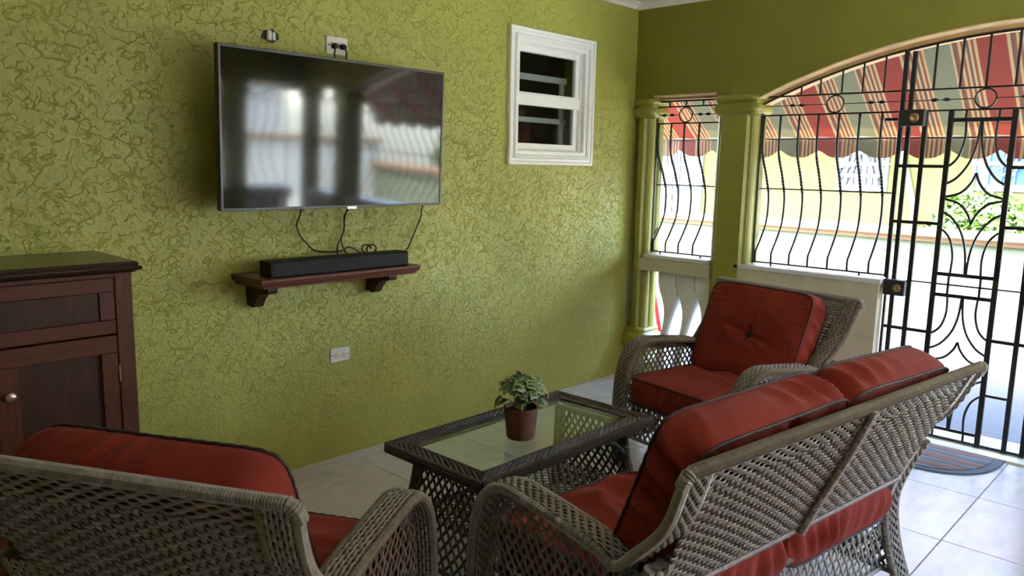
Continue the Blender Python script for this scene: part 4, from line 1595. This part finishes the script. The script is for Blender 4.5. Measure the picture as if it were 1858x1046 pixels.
def wicker_seat(name, label, cat, hw, fl, loc, rz, group=None):
    root = thing(name, label, cat, loc, rz, group)
    xin = hw - 2 * BW
    for side in (-1, 1):
        band(root, 'arm', ARM, side, hw - BW, fl, .0072)
        band(root, 'rear_leg', RLEG, side, hw - BW, 0.0, .009, nstr=4)
        # open weave below the arm
        A = ARM
        keep = A[(A[:, 1] > .13) & (A[:, 0] > -.16)]
        inner = keep + np.stack([np.where(keep[:, 0] > .36, -.022, 0), np.full(len(keep), -.022)], 1)
        inner = inner[inner[:, 1] > .14]
        leg = RLEG[(RLEG[:, 1] < .57) & (RLEG[:, 1] > .14)]
        poly = np.vstack([inner, [(inner[-1][0], .14)], leg[::-1] + [.018, 0]])
        xs = side * (hw - .045)

        def srf(u, v, xs=xs, side=side):
            P_ = np.stack([np.full_like(u, xs), u, v], -1)
            return P_, np.broadcast_to(np.array([side * 1.0, 0, 0]), P_.shape)
        mb = MB()
        lattice(mb, poly, srf, .0275, 54)
        # strands hugging the inside of the strap
        for kx in range(3):
            q = resample(inner - np.array([0.0, .009 * kx]) * 1.0 + np.stack([np.where(inner[:, 0] > .33, -.011 * kx, 0), np.zeros(len(inner))], 1), .010)
            T_, N_ = path_frame(q)
            P_ = np.stack([np.full(len(q), xs) + side * .003 * np.sin(np.arange(len(q)) * 1.1 + kx * PI), q[:, 0], q[:, 1]], 1)
            mb.ribbon(P_[None], np.stack([np.zeros(len(q)), N_[:, 0], N_[:, 1]], 1)[None], np.tile([side * 1.0, 0, 0], (len(q), 1))[None], .0048, .002)
        mb.build('side_panel', 'wicker', root, smooth=True, kind='stuff')
        MB().wrap([(xs, -.19, .14), (xs, YFR - .01, .14)], .011, .007, 6).build('side_rail', 'wicker', root)
    # back: plain weave between the stiles, a border of long strands, wound rails
    d = np.concatenate([[0], np.cumsum(np.linalg.norm(np.diff(BACK, axis=0), axis=1))])
    L = d[-1]

    def bsurf(u, v):
        v = np.clip(v, 0, L)
        y = np.interp(v, d, BACK[:, 0])
        z = np.interp(v, d, BACK[:, 1])
        T_, N_ = path_frame(BACK)
        ny, nz = np.interp(v, d, N_[:, 0]), np.interp(v, d, N_[:, 1])
        x = u * (xin + .012 + flare_at(z, fl))
        return np.stack([x, y, z], -1), np.stack([np.zeros_like(x), ny, nz], -1)
    mb = MB()
    wd = 2 * xin

    def bs2(u, v):
        return bsurf(u / (wd / 2), v)
    weave(mb, -wd / 2, wd / 2, .072, L - .012, bs2, .0250, .0165, .0094, .0067, .0044, .0019)
    # border strands under the top rail and down both stiles
    nb = 5
    uu = np.arange(-wd / 2, wd / 2, .0065)
    U, V = np.meshgrid(uu, .012 + (np.arange(nb) + .5) * .0125)
    P_, N_ = bs2(U, V)
    wv = np.sin(U / .028 * 2 * PI / 1.6 + (np.arange(nb) % 2)[:, None] * PI)
    S_ = np.broadcast_to(np.array([0, .35, -.93]), P_.shape)
    mb.ribbon(P_ + N_ * (.0036 * wv)[..., None], S_, N_, .0060, .0022)
    mb.build('back_weave', 'wicker', root, smooth=True, kind='stuff')
    tx = xin + BW * 2 + fl - .004
    ends = [(tx + .006, -.350, ZT - .030), (tx + .004, -.358, ZT - .010), (tx - .008, -.362, ZT + .002)]
    MB().wrap([(-a_, b_, c_) for a_, b_, c_ in ends] + ends[::-1], .0168, .0068, 8).build('top_rail', 'wicker', root)
    xb = xin + .02
    MB().wrap([(-xb, -.183, .487), (xb, -.183, .487)], .0115, .012, 8).build('back_rail', 'wicker', root)
    if cat != 'chair':
        q = [(0.0, y - .016, z - .004) for y, z in BACK]
        MB().wrap(q, .013, .0065, 8).build('back_post', 'wicker', root)
    # seat frame with open weave aprons
    for (y, nm, zt_) in ((YFR - .05, 'front_apron', .335), (-.155, 'rear_apron', .370)):
        mb = MB()
        def asrf(u, v, y=y):
            P_ = np.stack([u, np.full_like(u, y), v], -1)
            return P_, np.broadcast_to(np.array([0, 1.0, 0]), P_.shape)
        lattice(mb, [(-xin - .01, .15), (xin + .01, .15), (xin + .01, zt_), (-xin - .01, zt_)], asrf, .030, 58, .0068)
        mb.build(nm, 'wicker', root, smooth=True, kind='stuff')
        MB().wrap([(-xb, y, zt_ + .006), (xb, y, zt_ + .006)], .014, .0065, 8).build('seat_rail', 'wicker', root)
        MB().wrap([(-xb, y, .15), (xb, y, .15)], .010, .007, 6).build('lower_rail', 'wicker', root)
    for sx in (-1, 1):
        MB().tube([(sx * (xin + .02), -.155, .345), (sx * (xin + .02), YFR - .05, .34)], .012, 8).build('side_bearer', 'frame_metal', root)
    ns = 6
    for i in range(ns):
        y = -.08 + i * (YFR - .08) / (ns - 1)
        MB().box(-xb, xb, y - .018, y + .018, .341, .346).build('seat_strap', 'wicker_dark', root)
    return root


def cushion_mesh(w_, d_, h_, crown, seed, tuft=None, wr=.004, pucker=.0035, n=64, wdir=(1.0, 0.35), wl=.085):
    """boxed cushion: crowned faces, gathered welt edges, soft corners. returns body MB, welt MB list, tuft depth fn"""
    rng = np.random.default_rng(seed)
    ph = rng.uniform(0, 6.28, 12)
    a = np.linspace(-1, 1, n)
    a = np.sign(a) * (1 - (1 - np.abs(a)) ** 1.25)
    A, B = np.meshgrid(a, a, indexing='ij')

    def plan(A, B):
        m_ = np.maximum(np.abs(A), np.abs(B)) + 1e-9
        pn = (np.abs(A) ** 9 + np.abs(B) ** 9) ** (1 / 9) + 1e-9
        s = m_ / pn
        x, y = A * s, B * s
        x = x * (1 - .018 * (1 - B ** 2) * np.abs(A) ** 3)
        y = y * (1 - .014 * (1 - A ** 2) * np.abs(B) ** 3)
        return x * w_ / 2, y * d_ / 2

    X, Y = plan(A, B)

    def relief(X, Y, A, B, sg):
        core = (np.clip(1 - A ** 2, 0, 1) ** .55) * (np.clip(1 - B ** 2, 0, 1) ** .55)
        z = crown * core
        fold = np.zeros_like(X)
        r2_ = np.random.default_rng(seed * 7 + int(sg))
        base = math.atan2(wdir[1], wdir[0])
        for q_ in range(9):
            an = base + r2_.normal() * .45
            lam = wl * r2_.uniform(.55, 1.7)
            u = X * math.cos(an) + Y * math.sin(an)
            v = -X * math.sin(an) + Y * math.cos(an)
            wob = .25 * lam * np.sin(v / lam * r2_.uniform(.8, 2.2) + r2_.uniform(0, 6.28))
            env = np.exp(-((X - r2_.uniform(-.5, .5) * w_) / (.22 * w_)) ** 2 - ((Y - r2_.uniform(-.5, .5) * d_) / (.30 * d_)) ** 2)
            fold = fold + env * (1 - 2 * np.abs(np.sin((u + wob) / lam * PI + r2_.uniform(0, 3.14)))) * lam / wl
        z = z + wr * fold * core ** .5
        # gathers running in from the welt
        edge = np.maximum(np.abs(A), np.abs(B))
        per = np.where(np.abs(A) > np.abs(B), Y, X)
        g = np.sin(per / .042 * 2 * PI + 2.6 * np.sin(per * 15 + ph[6]) + 1.5 * np.sin(per * 37 + ph[8]) + ph[7]) * (.45 + .55 * np.sin(per * 11 + ph[9]))
        z = z + pucker * g * np.clip((edge - .55) / .45, 0, 1) * np.clip((1 - edge) / .10, 0, 1)
        if tuft:
            tx, ty, dep = tuft
            dx, dy = X - tx, Y - ty
            rr_ = np.sqrt(dx * dx + dy * dy)
            th = np.arctan2(dy, dx)
            z = z - dep * np.exp(-(rr_ / .035) ** 2) - dep * .75 * np.exp(-(rr_ / .12) ** 1.3)
            z = z - .019 * (np.clip(np.cos(th * 4 + .9), 0, 1) ** 10) * np.exp(-(rr_ / .12) ** 2) * np.clip(rr_ / .03, 0, 1)
            z = z - .006 * (np.clip(np.cos(th * 3 + 2.2), 0, 1) ** 12) * np.exp(-(rr_ / .17) ** 2) * np.clip(rr_ / .03, 0, 1)
        return z

    mb = MB()
    Zt = h_ / 2 + relief(X, Y, A, B, 0.0)
    Zb = -h_ / 2 - relief(X, Y, A, B, 2.0) * .7
    mb.grid(np.stack([X, Y, Zt], -1))
    mb.grid(np.stack([X, Y, Zb], -1)[:, ::-1])
    # perimeter
    t = a
    per = np.concatenate([np.stack([t, -np.ones(n)], 1)[:-1], np.stack([np.ones(n), t], 1)[:-1], np.stack([t[::-1], np.ones(n)], 1)[:-1], np.stack([-np.ones(n), t[::-1]], 1)[:-1]])
    px, py = plan(per[:, 0], per[:, 1])
    L_ = np.concatenate([[0], np.cumsum(np.hypot(np.diff(px), np.diff(py)))])
    nx_ = np.gradient(py)
    ny_ = -np.gradient(px)
    nn = np.hypot(nx_, ny_) + 1e-9
    nx_, ny_ = nx_ / nn, ny_ / nn
    side_r = [(rng.random(), rng.uniform(.10, .28)) for _ in range(7)]
    side_p = rng.random(7)
    rows = []
    for s in np.linspace(0, 1, 9):
        sk = L_ + .05 * (s - .5) * np.sin(L_ * 6 + ph[10])
        rip = np.zeros_like(L_)
        for q_ in range(7):
            c_, w2_ = side_r[q_]
            rip = rip + np.exp(-(((L_ - c_ * L_[-1]) % L_[-1] - .5 * L_[-1]) / w2_) ** 2) * (1 - 2 * np.abs(np.sin(sk / (.05 + .05 * side_p[q_]) * PI + 6 * side_p[q_])))
        bulge = .016 * math.sin(s * PI) ** .7 + (pucker * 2.8 * rip + .005 * np.sin(L_ * 8 + ph[9] + s)) * math.sin(s * PI)
        rows.append(np.stack([px + nx_ * bulge, py + ny_ * bulge, np.full(len(px), -h_ / 2 + h_ * s)], 1))
    mb.grid(np.array(rows).transpose(1, 0, 2), closed_u=True)
    welts = []
    for z in (h_ / 2, -h_ / 2):
        wv = .0012 * np.sin(L_ / .034 * 2 * PI)
        welts.append(MB().tube(np.stack([px + nx_ * .002, py + ny_ * .002, z + wv], 1), .0042, 6, closed=True))
    return mb, welts


def cushion(name, label, mtx, w_, d_, h_, crown, seed, group, tuft=None, droop=None, **kw):
    mb, welts = cushion_mesh(w_, d_, h_, crown, seed, tuft, **kw)
    parts = [mb] + welts
    if droop:
        for q in parts:
            q.v = [droop(v) for v in q.v]
    o = mb.build(name, 'cloth_red', smooth=True)
    o.matrix_world = mtx
    tag(o, label, 'cushion', group)
    for q in welts:
        q.build('piping', 'piping', o, smooth=True)
    if tuft:
        tx, ty, dep = tuft
        z = h_ / 2 + crown - dep * 1.75
        b = MB()
        b.lathe([(.017, -.004), (.0185, .0), (.017, .005), (.010, .009), (.0005, .0105)], 18, (tx, ty, z))
        b.build('button', 'piping', o, smooth=True)
    return o


def seat_matrix(loc, rz):
    return Matrix.Translation(Vector((loc[0], loc[1], 0))) @ Matrix.Rotation(rz, 4, 'Z')


def back_matrix(cm, x, y, z, rec, spin=0.0, lean=0.0):
    s, c = math.sin(rec), math.cos(rec)
    m_ = Matrix(((-1, 0, 0, x), (0, -s, c, y), (0, c, s, z), (0, 0, 0, 1)))
    return cm @ m_ @ Matrix.Rotation(spin, 4, 'Z') @ Matrix.Rotation(lean, 4, 'X')


FAR = ((3.50, 1.775), R(79))
LOV = ((2.115, 1.02), R(-7.2))
LEF = ((0.805, 1.712), R(-61.5))
chair1 = wicker_seat('wicker_armchair', 'wicker armchair by the gate, facing left, with red cushions', 'chair', .39, .035, (*FAR[0], 0), FAR[1], 'wicker armchairs')
chair2 = copy_tree(chair1)
chair2.location = (*LEF[0], 0)
chair2.rotation_euler = (0, 0, LEF[1])
chair2['label'] = 'wicker armchair in the lower left corner seen from behind'
love = wicker_seat('wicker_loveseat', 'two-seat wicker loveseat in front, its woven back to the viewer', 'loveseat', .70, .05, (*LOV[0], 0), LOV[1])

SZ = .345
for nm, (loc, rz), seed in (('by the gate', FAR, 11), ('in the lower left corner', LEF, 23)):
    cm = seat_matrix(loc, rz)
    cushion('seat_cushion', f'red seat cushion of the wicker armchair {nm}', cm @ Matrix.Translation((0, .125, SZ + .066)), (.625), .60, .125, .024, seed, 'seat cushions', wr=.0075, wdir=(.35, 1.0), wl=.13)
    cushion('back_cushion', f'red tufted back cushion of the wicker armchair {nm}', back_matrix(cm, 0.0, -.155, .675, R(23)), .60, .48, .125, .030, seed + 1, 'back cushions', tuft=(0, -.01, .022), wr=.0045, pucker=.0035, wdir=(.6, .8), wl=.16)
cm = seat_matrix(*LOV)
for i, sx in enumerate((-1, 1)):
    w_ = ('left', 'right')[i]
    cushion('seat_cushion', f'red seat cushion on the {w_} half of the loveseat', cm @ Matrix.Translation((sx * .313, .125, SZ + .068)), .620, .60, .120, .026, 31 + i, 'seat cushions', wr=.017, wdir=(1.0, -.25), wl=.14)
    cushion('back_cushion', f'puffy red back cushion on the {w_} half of the loveseat', back_matrix(cm, sx * .315, -.165, .705, R(22), spin=R(1.5 * sx)), .635, .50, .125, .034, 41 + i, 'back cushions', tuft=(0, -.01, .022), wr=.013, pucker=.0065, wdir=(1.0, .2), wl=.10)

# ------------------------------------------------------------------ coffee table
TBX, TBY, TBZ = 2.245, 2.018, .452
HX_, HY_ = .517, .272
tb = thing('coffee_table', 'dark brown wicker coffee table with an inset glass top', 'table', (TBX, TBY, 0))
FW = .085
for (ax, c0, length) in (('x', -HY_ + FW / 2, HX_), ('x', HY_ - FW / 2, HX_), ('y', -HX_ + FW / 2, HY_), ('y', HX_ - FW / 2, HY_)):
    mb = MB()
    l2 = length
    i2 = l2 - FW
    sg = 1 if c0 > 0 else -1
    # mitred dark core
    o_, n_ = (abs(c0) + FW / 2 - .006) * sg, (abs(c0) - FW / 2 + .006) * sg
    q = [(-l2 + .006, o_), (l2 - .006, o_), (i2 - .006, n_), (-i2 + .006, n_)]
    q = q if ax == 'x' else [(b, a) for a, b in q]
    mb.prism(q, TBZ - .030, TBZ - .006)
    rail = mb.build('top_frame', 'wicker_dark_core', tb, recalc=True)
    mb = MB()
    ns = 6
    for i in range(ns):
        off = -FW / 2 + .012 + (FW - .024) * (i + .5) / ns
        ln = l2 - FW / 2 - sg * off * 1.0 if False else l2 - (FW / 2 - off * sg)
        t = np.arange(-ln, ln, .0065)
        if len(t) < 4:
            continue
        zz = TBZ - .0055 + .0026 * np.sin(t / .034 * 2 * PI + (i % 2) * PI)
        if ax == 'x':
            P_ = np.stack([t, np.full_like(t, c0 + off), zz], 1)
            S_ = np.tile([0, 1.0, 0], (len(t), 1))
        else:
            P_ = np.stack([np.full_like(t, c0 + off), t, zz], 1)
            S_ = np.tile([1.0, 0, 0], (len(t), 1))
        mb.ribbon(P_[None], S_[None], np.tile([0, 0, 1.0], (len(t), 1))[None], .0054, .0024)
    mb.build('frame_weave', 'wicker_dark', rail, smooth=True, kind='stuff')
    for (e, ln) in (((abs(c0) + FW / 2 - .010) * sg, l2 - .010), ((abs(c0) - FW / 2 + .008) * sg, i2 + .008)):
        outer = ln > i2 + .02
        for kz, rr_ in (((-.008, .010), (-.020, .0115), (-.030, .010)) if outer else ((-.008, .009), (-.018, .009))):
            pth = [(-ln, e, TBZ + kz), (ln, e, TBZ + kz)] if ax == 'x' else [(e, -ln, TBZ + kz), (e, ln, TBZ + kz)]
            MB().wrap(pth, rr_, .0065, 7).build('edge_binding', 'wicker_dark', rail)
mb = MB()
mb.box(-HX_ + FW - .004, HX_ - FW + .004, -HY_ + FW - .004, HY_ - FW + .004, TBZ - .013, TBZ - .007, .001)
mb.build('glass_top', 'glass_table', tb)
for sx in (-1, 1):
    # end panel: flares outward towards the floor
    def tsrf(u, v, sx=sx):
        f_ = (1 - np.clip(v / .42, 0, 1)) ** 1.6
        x = sx * (.415 + .075 * f_)
        y = u * (1 + .42 * f_)
        P_ = np.stack([x, y, v], -1)
        return P_, np.broadcast_to(np.array([sx * 1.0, 0, .2]) / 1.02, P_.shape)
    hy = .185
    poly = [(-hy, .03), (hy, .03), (hy, .418), (-hy, .418)]
    mb = MB()
    lattice(mb, poly, tsrf, .0285, 58, .0068)
    mb.build('end_panel', 'wicker_dark', tb, smooth=True, kind='stuff')
    for sy in (-1, 1):
        v = np.linspace(.0, .42, 26)
        P_, _ = tsrf(np.full_like(v, sy * hy), v)
        MB().wrap(P_, .015, .007, 8).build('leg', 'wicker_dark', tb)
        P2 = P_ - np.array([sx * .0, sy * .022, 0])
        mb = MB()
        for kx in range(3):
            P3 = P_ + np.array([0, -sy * (.018 + .010 * kx), 0])
            q = resample(P3, .008)
            mb.ribbon(q[None], np.tile([0, 1.0, 0], (len(q), 1))[None], np.tile([sx * 1.0, 0, .2], (len(q), 1))[None], .0048, .002)
        mb.build('leg_border', 'wicker_dark', tb, smooth=True, kind='stuff')
    for z in (.03, .418):
        P_, _ = tsrf(np.linspace(-hy, hy, 12), np.full(12, z))
        MB().wrap(P_, .011, .007, 7).build('end_rail', 'wicker_dark', tb)
# lower shelf
mb = MB()


def lsrf(u, v):
    P_ = np.stack([u, v, np.full_like(u, .165)], -1)
    return P_, np.broadcast_to(np.array([0, 0, 1.0]), P_.shape)


lattice(mb, [(-.43, -.20), (.43, -.20), (.43, .20), (-.43, .20)], lsrf, .030, 45, .007)
mb.build('lower_shelf', 'wicker_dark', tb, smooth=True, kind='stuff')
for sy in (-1, 1):
    MB().wrap([(-.44, sy * .205, .165), (.44, sy * .205, .165)], .011, .007, 7).build('shelf_rail', 'wicker_dark', tb)
    if sy < 0:
        MB().tube(spline([(-.41, sy * .19, .30), (-.3, sy * .20, .372), (-.15, sy * .205, .388), (0, sy * .207, .392), (.15, sy * .205, .388), (.3, sy * .20, .372), (.41, sy * .19, .30)], 6), .009, 8).build('arched_brace', 'frame_metal', tb, smooth=True)

# ------------------------------------------------------------------ potted plant
PX, PY = 2.172, 1.985
pp = thing('potted_plant', 'small variegated ivy in a terracotta pot on the coffee table', 'plant', (PX, PY, TBZ - .007))
mb = MB()
mb.lathe([(.0005, 0), (.052, 0), (.056, .004), (.0585, .03), (.064, .09), (.0665, .112), (.0685, .116), (.0685, .124), (.062, .126), (.060, .108), (.0005, .104)], 36)
pot = mb.build('pot', 'terracotta', pp, smooth=False, recalc=True)
mb = MB()
mb.lathe([(.0005, .112), (.03, .1115), (.0605, .108)], 24)
mb.build('soil', 'soil', pp, smooth=True)
# one lobed leaf: green middle, cream margin
out_ = [(0, 0), (-.30, .05), (-.50, .24), (-.40, .44), (-.46, .62), (-.24, .74), (0, 1.08)]
outline = out_ + [(-x, y) for x, y in out_[-2:0:-1]]
n = len(outline)
ctr = (0, .42)
V, F, MI = [], [], []
for kx, sc_ in enumerate((1.0, .76)):
    for x, y in outline:
        a, b = ctr[0] + (x - ctr[0]) * sc_, ctr[1] + (y - ctr[1]) * sc_
        V.append((a, b, -.32 * a * a * 1.4 + .10 * math.sin(b * 3.1) - (.05 if kx == 0 else 0) - .25 * b * b))
V.append((0, .42, .07))
mb = MB()
mb.add(V, [[i, (i + 1) % n, n + (i + 1) % n, n + i] for i in range(n)], 1)
mb.add(V, [[n + i, n + (i + 1) % n, 2 * n] for i in range(n)], 0)
leaf_me = mb.mesh('leaf', ['leaf_green', 'leaf_cream'], smooth=False, recalc=True)
rng = random.Random(12)
for i in range(92):
    t = i / 92
    el = R(5 + 82 * (1 - t) ** .8)
    az = i * 2.39996 + rng.uniform(-.3, .3)
    rad = .098 * (0.75 + .32 * rng.random())
    if -0.2 < math.sin(az - .3) and el < R(50):
        rad *= 1.05
    hz = .150 + .085 * math.sin(el) * (1 + .15 * rng.random())
    p = Vector((rad * math.cos(el) ** .7 * math.cos(az) + .006, rad * math.cos(el) ** .7 * math.sin(az), hz - (.035 if el < R(25) else 0) * rng.random()))
    o = bpy.data.objects.new('leaf', leaf_me)
    COL.objects.link(o)
    o.parent = pp
    s = .045 * rng.uniform(.75, 1.25)
    out_dir = Vector((math.cos(az), math.sin(az), .25 + math.sin(el) * .9)).normalized()
    yv = Vector((math.cos(az), math.sin(az), .35 - .9 * (1 - math.sin(el)))).normalized()
    yv = (yv + Vector((rng.uniform(-.5, .5), rng.uniform(-.5, .5), rng.uniform(-.4, .4)))).normalized()
    zv = (out_dir - yv * out_dir.dot(yv))
    zv = zv.normalized() if zv.length > .05 else yv.orthogonal().normalized()
    xv = yv.cross(zv)
    o.matrix_local = Matrix.Translation(p - yv * s * .5) @ Matrix((xv * s, yv * s, zv * s)).transposed().to_4x4()
    if i % 3 == 0:
        MB().tube(spline([(rng.uniform(-.02, .02), rng.uniform(-.02, .02), .108), tuple(p * .55 + Vector((0, 0, .07))), tuple(p - yv * s * .5)], 4), .0014, 5).build('stalk', 'stem_green', pp)

# ------------------------------------------------------------------ doormat
dm = thing('doormat', 'half-round striped doormat with grey border inside the gate', 'doormat', (4.655, 1.20, 0))


def half_oval(rx, ry, x_edge, n=36):
    pts = [(x_edge, ry)]
    for i in range(1, n):
        t = PI / 2 + PI * i / n
        c, s = math.cos(t), math.sin(t)
        e = 2 / 2.6
        pts.append((x_edge + rx * (-abs(c) ** e), ry * math.copysign(abs(s) ** e, s)))
    pts.append((x_edge, -ry))
    return pts


mb = MB()
mb.prism(half_oval(.44, .41, 0), .0, .009)
mb.build('border', 'mat_border', dm, recalc=True)
mb = MB()
mb.prism(half_oval(.395, .365, -.012), .0091, .0125)
mb.build('woven_field', 'mat_woven', dm, recalc=True)
